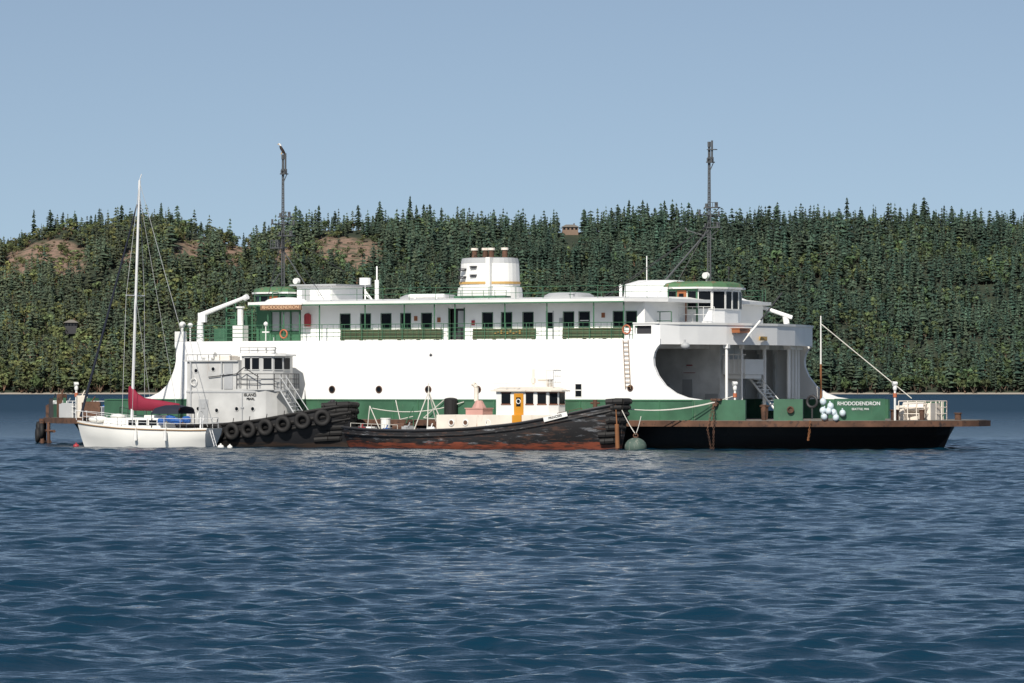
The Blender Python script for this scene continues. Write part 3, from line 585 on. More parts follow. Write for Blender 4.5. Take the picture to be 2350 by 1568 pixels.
for (cx, cy, w, ang) in ((1.45, -1.51, .38, 0), (2.05, -1.51, .5, 0), (2.82, -1.34, .5, R(30)), (3.27, -.78, .55, R(68)), (3.41, 0, .6, R(90))):
    mb = MB(); mb.obox((cx, cy, 5.25), (w, .06, .72), ang, 1); mb.obox((cx, cy, 4.86), (w + .1, .08, .05), ang, 0); mb.obox((cx, cy, 5.63), (w + .1, .08, .05), ang, 0); obj("window", mb, ['grey', 'glass'], th)
for x, z, yy in ((-2.2, 4.8, -1.86), (-.9, 4.9, -1.86), (.2, 4.2, -1.86), (-2.0, 2.4, -1.91), (-.6, 2.3, -1.91), (.9, 2.4, -1.91), (2.1, 2.4, -1.91)):
    mb = MB(); mb.torus((x, yy, z), .14, .03, mi=0); mb.cyl((x, yy - .02, z), (x, yy + .02, z), .13, .13, 12, 1); obj("porthole", mb, ['grey', 'glass'], th)
mb = MB(); mb.obox((-1.6, -1.92, 2.15), (.7, .05, 1.7)); mb.obox((-1.6, -1.96, 2.6), (.3, .03, .35)); obj("door", mb, 'greyroof', th)
mb = MB(); mb.obox((.25, -1.87, 4.45), (.65, .05, 1.6)); mb.obox((.25, -1.9, 4.8), (.3, .03, .4)); obj("door", mb, 'greyroof', th)
for pth, h, st_, bars, r in (([(.9, -1.92, 3.65), (2.5, -1.98, 3.65), (3.4, -1.45, 3.65), (3.75, -.4, 3.65), (3.75, .4, 3.65), (3.4, 1.4, 3.65)], .95, .7, 3, .028), ([(-2.9, -1.95, 5.46), (.5, -1.95, 5.46)], .35, .8, 1, .02), ([(-8, -1.9, 1.6), (-6.5, -2.3, 1.4), (-3.2, -2.4, 1.3)], .9, .8, 3, .025), ([(.7, -1.2, 5.9), (3.2, -1, 5.9)], .35, .6, 2, .018)):
    mb = MB(); mb.rail(pth, h, st_, bars, r); obj("railing", mb, 'dark', tug)
mb = MB(); mb.tube([(.9, -1.95, 4.6), (1.5, -2.0, 5.0), (2.6, -2.0, 4.4)], .03); mb.tube([(-1.2, -1.95, 4.4), (.9, -1.95, 4.6)], .03); obj("handrail", mb, 'dark', tug)
mb = MB()
for i in range(9): mb.box(4.0 + .17 * i, 4.2 + .17 * i, -1.6, -.9, 3.5 - .24 * i, 3.55 - .24 * i)
mb.tube([(4.0, -1.62, 3.5), (5.5, -1.62, 1.4)], .05); mb.tube([(4.0, -.9, 3.5), (5.5, -.9, 1.4)], .05); mb.tube([(3.9, -1.62, 4.5), (5.6, -1.62, 2.3)], .03); mb.cyl((3.95, -1.62, 3.5), (3.95, -1.62, 4.5), .03); mb.box(3.5, 4.05, -1.6, -.9, 3.5, 3.58)
mb.cyl((3.95, -.9, 3.5), (3.95, -.9, 4.5), .03); mb.tube([(3.9, -.9, 4.5), (5.6, -.9, 2.3)], .03)
obj("stairway", mb, 'greyroof', tug)
mb = MB(); mb.cyl((-2.4, -.6, 5.75), (-1.6, -.6, 5.75), .24, .24, 12); mb.ell((-2.45, -.6, 5.75), .2, .24, .24); mb.box(-2.2, -1.8, -.8, -.4, 5.46, 5.6); obj("raft_canister", mb, 'white2', tug)
mb = MB(); mb.box(-1.4, -.3, -.9, .3, 5.46, 5.7); mb.box(-1.3, -.4, -.8, .2, 5.7, 5.76); obj("roof_hatch", mb, 'peach', tug)
mb = MB(); mb.cyl((1.2, 0, 5.9), (1.2, 0, 6.15), .05); mb.box(.8, 1.8, -.1, .1, 6.15, 6.22); obj("radar_scanner", mb, 'white2', tug)
mb = MB(); mb.cyl((2.9, -.6, 5.9), (2.9, -.6, 6.15), .04); mb.cyl((2.9, -.85, 6.2), (2.9, -.55, 6.2), .16, .1, 10); obj("searchlight", mb, 'white2', tug)
mb = MB(); mb.cyl((1.7, .2, 5.9), (1.7, .2, 7.9), .035); mb.box(1.45, 1.95, .15, .25, 7.2, 7.28); mb.ell((1.7, .2, 7.75), .14, .14, .14); mb.box(1.3, 3.0, -.9, -.8, 6.0, 6.06); mb.cyl((2.3, .2, 5.9), (2.3, .2, 6.9), .02)
obj("signal_mast", mb, 'white2', tug)
text("name_lettering", "ISLAND", .25, 'text_k', th, (1.9, -1.93, 3.28), sx=1.1, off=.01)
text("name_lettering", "PEARL", .2, 'text_k', th, (1.95, -1.93, 3.03), sx=1.1, off=.01)
mb = MB(); mb.torus((-2.3, -1.98, 4.1), .22, .03); mb.cyl((-2.3, -1.98, 4.3), (-2.3, -1.86, 4.35), .03); obj("hose_rack", mb, 'white2', tug)
for x0_, x1_, z0_, z1_ in ((-2.6, -2.5, 1.5, 5.36), (-.25, -.18, 3.7, 5.36), (1.3, 1.36, 1.5, 3.4)):
    mb = MB(); mb.box(x0_, x1_, -1.97, -1.86, z0_, z1_); mb.box(x0_ - .08, x1_ + .08, -1.98, -1.86, (z0_ + z1_) / 2, (z0_ + z1_) / 2 + .08); obj("wall_pipe", mb, 'greyroof', tug)
mb = MB(); mb.box(-2.9, 2.3, -1.93, -1.9, 3.42, 3.5); mb.box(-1.0, .4, -1.95, -1.9, 1.5, 1.56); obj("trim_band", mb, 'greyroof', tug)
for x, y, z, a in ((1.1, -2.76, .98, 0), (2.3, -2.74, 1.1, 2), (3.55, -2.70, 1.25, 4), (4.75, -2.54, 1.45, 9), (6.0, -2.26, 1.67, 18), (7.1, -1.69, 1.85, 35), (-.1, -2.76, .95, 0)):
    mb = MB(); mb.torus((x, y, z), .39, .16, 'Y', 24, 10, ang=R(a)); mb.cyl((x, y + .06, z + .4), (x, y + .2, z + .85), .025); obj("tyre", mb, 'rubber', tug, smooth=True)
for k, (z, x) in enumerate(((.55, 7.75), (.9, 7.9), (1.25, 8.05), (1.6, 8.15), (1.95, 8.25), (2.3, 8.35), (2.65, 8.4))):
    mb = MB(); e = random.uniform(-.1, .3); mb.tube([(x - 1.5 + e, -1.30, z - .06), (x - .7, -.95, z), (x - .15, -.5, z + .03), (x, 0, z), (x - .15, .5, z), (x - .7, .95, z), (x - 1.5, 1.3, z)], .21, 10); obj("bow_fender", mb, 'rubber', tug)
mb = MB(); mb.cyl((6.8, 0, 2.0), (6.8, 0, 3.0), .15); mb.cyl((6.5, 0, 2.8), (7.1, 0, 2.8), .08); mb.box(6.5, 7.1, -.4, .4, 1.8, 2.1); obj("bitt", mb, 'dark', tug)

# ================================================================= SMALL WORK TUG
wt = empty("tugboat", (-1.575, 284.05, 0), R(-30), "old tug with worn black and rust hull, cream wheelhouse", "tugboat")
st = [(-9.5, .9, .5, 1.34, -.3), (-8.9, 1.5, 1.0, 1.30, -.1), (-7, 2.1, 1.8, 1.20, 0), (-3.5, 2.35, 2.2, 1.15, 0), (0, 2.4, 2.3, 1.28, 0), (3.5, 2.3, 2.05, 1.6, 0), (6, 2.0, 1.5, 2.05, .05), (7.8, 1.45, .8, 2.45, .15), (9.0, .75, .25, 2.78, .35), (9.4, .25, .06, 2.9, .4)]
S = build_hull(st, wt, 'tughull', [(.04, .08, 'dark'), (.40, .07, 'tughull')], .06, .35, rubmat='dark')
mb = MB(); mb.prism([(-2.7, -1.4), (1.3, -1.5), (5.2, -1.35), (5.75, -.7), (5.85, 0), (5.75, .7), (5.2, 1.35), (1.3, 1.5), (-2.7, 1.4)], .8, 2.08); obj("trunk_cabin", mb, 'peach', wt)
ph = [(1.4, -1.2), (4.2, -1.2), (4.9, -.95), (5.3, -.4), (5.3, .4), (4.9, .95), (4.2, 1.2), (1.4, 1.2)]
mb = MB(); mb.prism(ph, 2.08, 3.5); wh2 = obj("wheelhouse", mb, 'white2', wt)
mb = MB(); mb.prism([(1.1, -1.4), (4.4, -1.4), (5.2, -1.15), (5.6, -.5), (5.6, .5), (5.2, 1.15), (4.4, 1.4), (1.1, 1.4)], 3.5, 3.58, 0); mb.prism([(1.2, -1.3), (4.3, -1.3), (5.1, -1.05), (5.5, -.5), (5.5, .5), (5.1, 1.05), (4.3, 1.3), (1.2, 1.3)], 3.58, 3.78, 0, top=[(1.4, -.7), (4.1, -.7), (4.8, -.5), (5.0, -.2), (5.0, .2), (4.8, .5), (4.1, .7), (1.4, .7)])
obj("wheelhouse_roof", mb, 'peach', wt)
mb = MB(); mb.box(2.68, 3.32, -1.50, -1.42, 1.62, 2.07, 0); mb.box(2.68, 3.32, -1.44, -1.2, 2.0, 2.1, 0); mb.box(2.68, 3.32, -1.26, -1.2, 2.07, 3.38, 0); mb.box(2.85, 3.15, -1.28, -1.25, 2.6, 3.15, 1); mb.torus((3.0, -1.27, 2.9), .14, .03, mi=2)
obj("door", mb, ['orange', 'glass', 'white2'], wt)
for cx, cy, w, ang in ((2.1, -1.22, .6, 0), (3.75, -1.22, .5, 0), (4.53, -1.10, .52, R(19.7)), (5.1, -.69, .5, R(54)), (5.31, 0, .6, R(90))):
    mb = MB(); mb.obox((cx, cy, 3.08), (w, .06, .66), ang, 1); mb.obox((cx, cy, 2.73), (w + .08, .08, .04), ang, 0); mb.obox((cx, cy, 3.43), (w + .08, .08, .04), ang, 0)
    obj("window", mb, ['brown', 'glass'], wh2)
for x in (-1.6, -.6, 1.0):
    mb = MB(); mb.torus((x, -1.47, 1.6), .17, .04, mi=0); mb.cyl((x, -1.49, 1.6), (x, -1.43, 1.6), .16, .16, 12, 1); obj("porthole", mb, ['white2', 'rust'], wt)
mb = MB(); mb.box(-1.1, 0.1, -.6, .6, 2.08, 2.5, 0); mb.cyl((-.5, 0, 2.5), (-.5, 0, 2.95), .45, .2, 12, 0); mb.box(-1.15, .15, -.65, .65, 2.44, 2.5)
obj("engine_hatch", mb, 'pink', wt)
mb = MB(); mb.tube([(-.7, 0, 2.9), (-.7, 0, 3.75), (-.8, 0, 3.9), (-.95, 0, 3.98)], .14, 10); obj("exhaust_stack", mb, 'peach', wt)
mb = MB(); mb.cyl((3.2, .2, 3.7), (3.2, .2, 4.85), .07); mb.cyl((3.2, .2, 4.0), (3.2, .2, 4.3), .14); obj("signal_mast", mb, 'peach', wt)
mb = MB(); mb.box(3.8, 4.5, -.3, .3, 3.7, 4.2); mb.box(3.75, 4.55, -.35, .35, 4.2, 4.25); obj("roof_box", mb, 'peach', wt)
mb = MB(); mb.rail([(4.5, -.5, 3.7), (5.0, -.5, 3.7), (5.0, .4, 3.7)], 1.1, .25, 3, .02); mb.box(4.5, 5.0, -.5, .4, 4.75, 4.8); obj("roof_rack", mb, 'white2', wt)
mb = MB(); mb.rail([(1.3, -1.3, 3.7), (3, -1.3, 3.7)], .3, .8, 1, .02); obj("roof_rail", mb, 'white2', wt)
mb = MB(); mb.cyl((-7.2, 0, .8), (-7.2, 0, 1.85), .3, .3, 14); mb.cyl((-7.2, 0, 1.8), (-7.2, 0, 1.86), .33, .33, 14); obj("barrel", mb, 'gel', wt)
for x, y, w, h, mt_ in ((-5.0, -.9, .4, .5, 'greyroof'), (-3.4, .6, .5, .8, 'rust'), (-6.6, -.9, .25, .35, 'blue'), (-2.9, -1.7, .25, .45, 'white2'), (-8.7, -.4, .25, .4, 'red')):
    mb = MB(); mb.obox((x, y, .85 + h / 2), (w * 2, w, h), x); mb.obox((x, y, .87 + h), (w * 1.5, w * .8, .06), x + .3); mb.cyl((x, y, .85 + h), (x + .1, y, 1.1 + h), .04); obj("deck_gear", mb, mt_, wt)
mb = MB(); mb.box(-8.6, -8.0, -.3, .3, .8, 1.25); mb.box(-8.5, -8.1, -.2, .2, 1.25, 1.32); obj("deck_box", mb, 'white2', wt)
mb = MB(); apex = (-4.1, 0, 3.5)
for p in ((-4.6, -1.0, 1.0), (-3.6, -1.0, 1.0), (-4.1, 1.2, 1.0), (-3.1, .4, 1.0)): mb.cyl(p, apex, .035, .035, 6)
mb.cyl((-4.1, 0, 3.5), (-4.1, 0, 4.0), .03); obj("tripod", mb, 'rope', wt)
mb = MB(); mb.tube([(-8.8, .4, 1.0), (-8.6, .4, 2.6), (-7.8, .4, 1.0)], .03); obj("stern_frame", mb, 'rope', wt)
mb = MB(); mb.tube([(-6.6, 1, 1.0), (-5.8, 1, 2.6), (-5.8, 1, 1.0)], .03); obj("stern_frame", mb, 'greenrail', wt)
mb = MB(); mb.rail([(-9.0, -1.2, 1.2), (-7, -2.0, 1.15), (-5, -2.2, 1.1)], .35, 1.2, 1, .02); obj("low_rail", mb, 'rope', wt)
mb = MB(); mb.rail([(5.9, -1.6, 1.8), (7.4, -1.3, 2.1)], .4, .8, 1, .02); obj("low_rail", mb, 'rust', wt)
mb = MB(); mb.cyl((7.6, 0, 2.0), (7.6, 0, 3.0), .14); mb.cyl((7.3, 0, 2.8), (7.9, 0, 2.8), .06); obj("bitt", mb, 'rust', wt)
mb = MB(); mb.box(-6.4, -5.2, -.5, .4, .8, 1.3); mb.cyl((-6.2, -.6, 1.3), (-5.4, -.6, 1.3), .25, .25, 12); obj("winch", mb, 'rust', wt)
mb = MB(); mb.obox((6.05, -2.12, 1.98), (1.5, .05, .28), R(14), tilt=R(-14)); pl = obj("name_plate", mb, 'white2', wt)
t = text("plate_lettering", "PRINCESS", .2, 'text_k', pl, (6.05, -2.16, 1.98), rz=R(14)); t.rotation_euler = (R(90), R(-14), R(14))
for k, (z, x) in enumerate(((.55, 9.35), (.95, 9.45), (1.35, 9.6), (1.75, 9.7), (2.15, 9.8), (2.55, 9.9), (2.9, 9.95))):
    mb = MB(); e = random.uniform(.3, .75); mb.tube([(x - 1.5 + e, -.95 + e * .3, z - .05), (x - .8 + e * .2, -.70, z + random.uniform(-.04, .04)), (x - .25, -.45, z), (x - .1, 0, z), (x - .25, .45, z), (x - .8, .72, z), (x - 1.5, .95, z)], random.uniform(.16, .21), 8); obj("bow_fender", mb, 'rubber', wt)
mb = MB(); mb.cyl((9.55, -.75, 0.1), (9.5, -.75, 1.55), .13, .13, 10); mb.cyl((9.5, -.75, 1.5), (9.35, -.65, 2.9), .04); obj("hanging_pipe", mb, 'rusto', wt)

# ================================================================= SAILBOAT
sb = empty("sailboat", (-22.9, 291.0, 0), R(155), "white sloop with burgundy sail cover and dark furled jib", "sailboat")
st = [(-4.55, 1.0, .55, 1.22, -.35), (-3.6, 1.3, 1.05, 1.2, -.1), (-1, 1.55, 1.4, 1.25, 0), (1.2, 1.5, 1.25, 1.33, 0), (3, .95, .6, 1.47, .15), (4.1, .42, .12, 1.6, .4), (4.4, .1, .03, 1.66, .5)]
build_hull(st, sb, 'gel', [(.12, .045)], .05, .02, 'gel', 'tan')
mb = MB(); cr = [(-1.6, 1.0), (1.0, .95), (2.5, .6), (3.0, .3)]
cp = [(x, -y) for x, y in cr] + [(x, y) for x, y in reversed(cr)]
mb.prism(cp, 1.2, 1.85, top=[(x * .92, y * .82) for x, y in cp]); mb.box(-1.5, -.2, -.55, .55, 1.85, 2.02); cabs = obj("coachroof", mb, 'gel', sb)
for x, w in ((-1.05, .55), (-.3, .6), (.45, .5)):
    mb = MB(); mb.obox((x, .905, 1.55), (w, .13, .32), R(-2), 1); mb.obox((x, .90, 1.55), (w + .1, .11, .40), R(-2), 0); obj("window", mb, ['white2', 'glass'], cabs)
mb = MB(); mb.cyl((1.0, 0, 1.6), (.45, 0, 16.7), .1, .075, 10); mb.cyl((.75, -1.15, 9.5), (.75, 1.15, 9.5), .035); mb.cyl((.45, 0, 16.7), (.3, 0, 17.1), .03)
obj("mast", mb, 'alu', sb)
mb = MB(); mb.cyl((.95, 0, 2.5), (-2.3, 0, 2.42), .07, .07, 8); obj("boom", mb, 'alu', sb)
rings = []
for x, zl, zh, w in ((1.2, 2.35, 3.85, .12), (.95, 2.3, 3.8, .2), (.6, 2.3, 3.4, .26), (.1, 2.3, 3.1, .27), (-.8, 2.3, 2.98, .25), (-1.6, 2.3, 2.86, .2), (-2.4, 2.33, 2.74, .13)):
    rings.append([(x, w * math.cos(a), (zl + zh) / 2 + (zh - zl) / 2 * math.sin(a)) for a in np.linspace(0, 2 * math.pi, 13)[:-1]])
mb = MB(); mb.loft(rings); obj("sail_cover", mb, 'burg', sb, smooth=True)
mb = MB(); mb.cyl((4.7, 0, 1.9), (.62, 0, 15.2), .085, .05, 8); obj("furled_jib", mb, 'navy', sb)
for s in (-1, 1):
    mb = MB(); mb.cyl((.9, s * 1.45, 1.3), (.75, s * 1.15, 9.5), .016, .016, 4); mb.cyl((.75, s * 1.15, 9.5), (.46, 0, 16.6), .016, .016, 4); obj("shroud", mb, 'greyroof', sb)
    mb = MB(); mb.cyl((.2, s * 1.4, 1.3), (.7, 0, 9.4), .014, .014, 4); obj("shroud", mb, 'greyroof', sb)
mb = MB(); mb.cyl((-4.4, 0, 1.3), (.45, 0, 16.6), .018, .018, 4); obj("backstay", mb, 'greyroof', sb)
mb = MB(); mb.cyl((-2.2, 0, 2.5), (.5, 0, 16), .012, .012, 4); obj("topping_lift", mb, 'greyroof', sb)
for s in (-1, 1):
    mb = MB(); mb.rail([(-4.6, s * 1.0, 1.22), (-3.2, s * 1.35, 1.2), (-1, s * 1.5, 1.25), (1.2, s * 1.45, 1.33), (3.0, s * .95, 1.5), (4.4, s * .25, 1.65)], .6, 1.1, 2, .018); obj("guard_rail", mb, 'alu', sb)
mb = MB(); mb.tube([(4.4, -.25, 2.25), (5.1, 0, 2.3), (4.4, .25, 2.25)], .025); mb.cyl((5.0, 0, 1.7), (5.1, 0, 2.3), .02); obj("pulpit", mb, 'alu', sb)
mb = MB(); mb.rail([(-4.6, -1, 1.22), (-4.75, 0, 1.22), (-4.6, 1, 1.22)], .65, .7, 2, .022); obj("pushpit", mb, 'alu', sb)
mb = MB(); x = -4.85
mb.tube([(x, .3, 1.2), (x - .35, .3, .1)], .025); mb.tube([(x, .6, 1.2), (x - .35, .6, .1)], .025)
for i in range(4): mb.cyl((x - .08 * i - .05, .3, .95 - .22 * i), (x - .08 * i - .05, .6, .95 - .22 * i), .02)
obj("boarding_ladder", mb, 'alu', sb)
rings = []
for x, h, w in ((-.95, 2.25, 1.0), (-1.1, 2.5, 1.1), (-1.6, 2.64, 1.15), (-2.3, 2.66, 1.15), (-2.9, 2.55, 1.1)):
    rings.append([(x, w * c, 2.1 + (h - 2.1) * s_) for c, s_ in ((-1, 0), (-.92, .6), (-.7, .9), (-.3, 1), (.3, 1), (.7, .9), (.92, .6), (1, 0))])
mb = MB(); mb.loft(rings, closed=False)
for x in (-1.0, -2.9):
    for s in (-1, 1): mb.cyl((x, s * 1.05, 1.2), (x, s * 1.05, 2.2), .025)
obj("bimini", mb, 'navy', sb)
random.seed(4)
for cx, cy, cz, w, h in ((-2.3, .95, 1.8, .34, .24), (-2.75, 1.0, 1.65, .4, .2), (-3.3, .7, 1.75, .35, .22), (-1.7, 1.05, 1.65, .3, .2)):
    mb = MB(); rg = []
    for j in range(7):
        t = -math.pi / 2 + math.pi * j / 6; c_ = max(math.cos(t), .05)
        rg.append([(cx + w * c_ * math.cos(a) * random.uniform(.75, 1.15), cy + .2 * c_ * math.sin(a) * random.uniform(.8, 1.1), cz + h * math.sin(t) + random.uniform(-.04, .04)) for a in np.linspace(0, 2 * math.pi, 13)[:-1]])
    mb.loft(rg); obj("cockpit_cover", mb, 'blue', sb)
random.seed(9)
mb = MB(); mb.ell((3.4, 0, 1.75), .7, .4, .22); obj("deck_bag", mb, 'gel', sb, smooth=True)
mb = MB(); mb.ell((1.9, .2, 1.95), .5, .4, .16); obj("deck_bag", mb, 'gel', sb, smooth=True)
mb = MB(); mb.torus((-4.0, .2, 1.9), .4, .03, 'Y', ang=R(90)); mb.cyl((-4, .2, 1.2), (-4, .2, 1.9), .05); obj("steering_wheel", mb, 'alu', sb)
for x in (-.2, -2.3):
    mb = MB(); mb.cyl((x, 1.66, .45), (x, 1.66, 1.05), .11, .11, 10); mb.cyl((x, 1.64, 1.05), (x, 1.52, 1.6), .015); obj("hull_fender", mb, 'white2', sb)

# ================================================================= loose things
by = empty("mooring_buoy", (7.35, 276.6, 0), 0, "round weathered green mooring buoy floating beside a tug bow", "buoy")
mb = MB(); mb.ell((0, 0, .20), .66, .66, .56, 24, 12); obj("float_body", mb, 'buoyg', by, smooth=True)
mb = MB(); mb.torus((0, 0, .87), .13, .035); mb.cyl((0, 0, .7), (0, 0, .84), .12); obj("ring", mb, 'rust', by)
for q in ((-.9, 2.6, 2.7), (.4, 3.0, 2.0)):
    mb = MB(); mb.rope((0, 0, .95), q, .1, .025); obj("mooring_rope", mb, 'rope', by)
fm = None; M4 = Matrix.Translation((-1.2, 300, -.35)) @ Matrix.Rotation(R(-30), 4, 'Z')
for (u, z, dv) in ((27.75, 3.25, 0), (28.15, 2.98, -.1), (27.85, 2.72, -.3), (28.35, 2.6, -.25), (27.95, 2.33, -.4), (28.5, 2.28, -.35), (28.2, 2.68, -.5), (28.7, 2.55, .0)):
    p = M4 @ Vector((u, -8.72 + (u - 27.3) * .75 + dv, z))
    if fm is None:
        mb = MB(); mb.ell((0, 0, 0), .20, .20, .22, 14, 9); mb.cyl((0, 0, .19), (0, 0, .30), .05, .04, 8)
        o = obj("net_float", mb, 'float', None, loc=p, smooth=True); fm = o
    else:
        o = fm.copy(); COL.objects.link(o); o.location = p; o.rotation_euler = (random.uniform(-.6, .6), random.uniform(-.6, .6), 0)
    o["label"] = "round pale blue float hung in a cluster at the deck edge"; o["category"] = "float"; o["group"] = "floats clustered on the ferry deck edge"
for x, y, r, mt, lb in ((-27.3, 291.5, .15, 'red', "small red float bobbing beside the moored boats"), (-17.9, 286.0, .16, 'gel', "small white float on the water by the tug"), (-17.4, 287.0, .13, 'gel', "small white float on the water by the tug")):
    mb = MB(); mb.ell((0, 0, r * .5), r * 1.3, r, r, 12, 8); mb.cyl((0, 0, r * 1.4), (0, 0, r * 1.9), .05); obj("float", mb, mt, None, loc=(x, y, 0), smooth=True, label=lb, category="float")

p = M4 @ Vector((-16.2, 0, 19.55))
eg = empty("eagle", p, R(180), "dark bald eagle with white head perched on a mast", "bird")
spine = [(-.30, -.20, .05, .02), (-.24, -.06, .07, .03), (-.14, .08, .13, .11), (-.06, .2, .17, .16), (.01, .34, .17, .16), (.06, .46, .13, .12), (.09, .54, .09, .09), (.11, .60, .085, .085), (.135, .67, .085, .075), (.16, .71, .05, .045), (.17, .73, .015, .015)]
mb = MB(); rings = []
for x, z, w, d in spine: rings.append([(x + d * .9 * math.cos(a), w * math.sin(a), z + d * .35 * math.cos(a)) for a in np.linspace(0, 2 * math.pi, 13)[:-1]])
mb.loft(rings)
for i, f in enumerate(mb.f):
    j = min(f) // 12; mb.m[i] = 1 if (j >= 6 or j < 1) else 0
obj("body", mb, ['bird_d', 'bird_w'], eg, smooth=True)
mb = MB(); mb.tube([(.2, 0, .66), (.27, 0, .65)], .028, 6); mb.cyl((.27, 0, .65), (.29, 0, .61), .02, .004, 6); obj("beak", mb, 'beak', eg)
for s in (-1, 1):
    mb = MB(); mb.loft([[(.02, s * .13, .44), (.08, s * .15, .36), (-.04, s * .17, .38)], [(-.06, s * .17, .2), (.02, s * .17, .15), (-.12, s * .16, .15)], [(-.2, s * .08, -.05), (-.16, s * .08, -.06), (-.22, s * .07, -.08)]]); obj("wing", mb, 'bird_d', eg)
    mb = MB(); mb.cyl((0, s * .06, .12), (.02, s * .06, 0), .035, .02); mb.cyl((.02, s * .06, .01), (.1, s * .06, .0), .014); obj("foot", mb, 'beak', eg)

# ================================================================= TERRAIN
def np_mesh(name, V, F, mat, smooth=False, color=None):
    me = bpy.data.meshes.new(name); nv = len(V); nf = len(F); k = F.shape[1]
    me.vertices.add(nv); me.vertices.foreach_set("co", np.asarray(V, dtype=np.float32).ravel())
    me.loops.add(nf * k); me.loops.foreach_set("vertex_index", F.astype(np.int32).ravel())
    me.polygons.add(nf); me.polygons.foreach_set("loop_start", np.arange(0, nf * k, k, dtype=np.int32))
    me.polygons.foreach_set("loop_total", np.full(nf, k, dtype=np.int32))
    if smooth: me.polygons.foreach_set("use_smooth", np.ones(nf, dtype=bool))
    if color is not None:
        at = me.color_attributes.new("tint", 'FLOAT_COLOR', 'POINT')
        c4 = np.ones((nv, 4), dtype=np.float32); c4[:, :3] = color; at.data.foreach_set("color", c4.ravel())
    me.update(calc_edges=True); me.validate()
    me.materials.append(mat)
    o = bpy.data.objects.new(name, me); COL.objects.link(o); return o

ridge = np.array([(-1500, 96), (-900, 100), (-470, 108), (-425, 112), (-407, 119), (-382, 129), (-361, 134), (-347, 132), (-311, 136), (-276, 135), (-254, 129), (-233, 122), (-219, 119), (-205, 122), (-187, 132), (-148, 133), (-98, 132), (-62, 134), (-34, 131), (9, 129), (38, 131), (58, 131), (80, 132), (133, 135), (187, 133), (240, 136), (294, 134), (347, 136), (418, 132), (520, 131), (900, 126), (1500, 116)])
def vnoise(x, y, sc, seed):
    r_ = np.random.default_rng(seed); T = r_.random((64, 64))
    xi = x / sc; yi = y / sc; x0 = np.floor(xi).astype(int); y0 = np.floor(yi).astype(int); fx = xi - x0; fy = yi - y0
    fx = fx * fx * (3 - 2 * fx); fy = fy * fy * (3 - 2 * fy)
    g = lambda a, b_: T[a % 64, b_ % 64]
    return (g(x0, y0) * (1 - fx) + g(x0 + 1, y0) * fx) * (1 - fy) + (g(x0, y0 + 1) * (1 - fx) + g(x0 + 1, y0 + 1) * fx) * fy
SH = 3250.
def height(x, y):
    t = (y - SH - 8) / 545.
    H = np.interp(x, ridge[:, 0], ridge[:, 1])
    tc_ = np.clip(t, 0, 1)
    g = .03 * np.clip(tc_ / .05, 0, 1) + .97 * (tc_ ** 1.03)
    g = np.where(t > 1, 1 - (t - 1) * .35, g)
    z = H * g + (vnoise(x, y, 110, 1) - .5) * 14 * np.clip(t * 5, 0, 1) * np.clip((1.0 - t) * 4, 0, 1) + (vnoise(x, y, 25, 2) - .5) * 3 * np.clip(t * 8, 0, 1) * np.clip((1.02 - t) * 8, 0.1, 1)
    shore = (y - SH) * .16 - .5
    return np.where(t < 0, shore, z + .78)
patches = [(-398, 113, 10, 4), (-372, 117, 22, 7), (-350, 112, 14, 5), (-258, 117, 13, 7), (-222, 115, 11, 6), (-142, 120, 20, 7), (-121, 115, 17, 9), (-345, 103, 12, 4), (-388, 99, 11, 4), (-300, 112, 7, 4), (-180, 112, 8, 4)]
def patch_mask(x, z, grow=0):
    r_ = np.zeros_like(x)
    for px_, pz, rx, rz in patches:
        dz = z - pz; dz = np.where(dz < 0, dz / (rz + grow), dz / rz)
        r_ = np.maximum(r_, 1.3 - (((x - px_) / rx) ** 2 + dz ** 2))
    return r_
xs = np.linspace(-1500, 1500, 601); ys = np.concatenate([np.linspace(SH - 30, SH + 30, 13), np.linspace(SH + 36, SH + 900, 140)])
X, Y = np.meshgrid(xs, ys); Z = height(X, Y + (vnoise(X, Y * 0, 60, 5) - .5) * 8 * (Y < SH + 60))
V = np.stack([X.ravel(), Y.ravel(), Z.ravel()], 1); nx = len(xs); ny = len(ys)
I = (np.arange(ny - 1)[:, None] * nx + np.arange(nx - 1)[None, :]).ravel()
F = np.stack([I, I + 1, I + nx + 1, I + nx], 1)
pm = np.clip(patch_mask(X.ravel(), Z.ravel(), 8) * 2, 0, 1)
m, nt, b = new_mat("hillside_soil"); N, L = nt.nodes, nt.links
g = N.new("ShaderNodeNewGeometry"); sp = N.new("ShaderNodeSeparateXYZ"); L.new(g.outputs["Position"], sp.inputs[0])
n1 = N.new("ShaderNodeTexNoise"); n1.inputs["Scale"].default_value = .11; n1.inputs["Detail"].default_value = 9; n1.inputs["Roughness"].default_value = .75; L.new(g.outputs["Position"], n1.inputs[0])
rp = N.new("ShaderNodeValToRGB"); e = rp.color_ramp.elements; e[0].position = .40; e[0].color = (.08, .08, .045, 1); e[1].position = .56; e[1].color = (.27, .175, .13, 1); L.new(n1.outputs[0], rp.inputs[0])
rp2 = N.new("ShaderNodeValToRGB"); e = rp2.color_ramp.elements; e[0].position = .4; e[0].color = (.020, .030, .018, 1); e[1].position = .7; e[1].color = (.05, .06, .03, 1); L.new(n1.outputs[0], rp2.inputs[0])
at = N.new("ShaderNodeAttribute"); at.attribute_name = "tint"
pmx = N.new("ShaderNodeMixRGB"); L.new(at.outputs["Fac"], pmx.inputs[0]); L.new(rp2.outputs[0], pmx.inputs[1]); L.new(rp.outputs[0], pmx.inputs[2])
zr = N.new("ShaderNodeMapRange"); zr.inputs[1].default_value = .8; zr.inputs[2].default_value = 1.4; L.new(sp.outputs[2], zr.inputs[0])
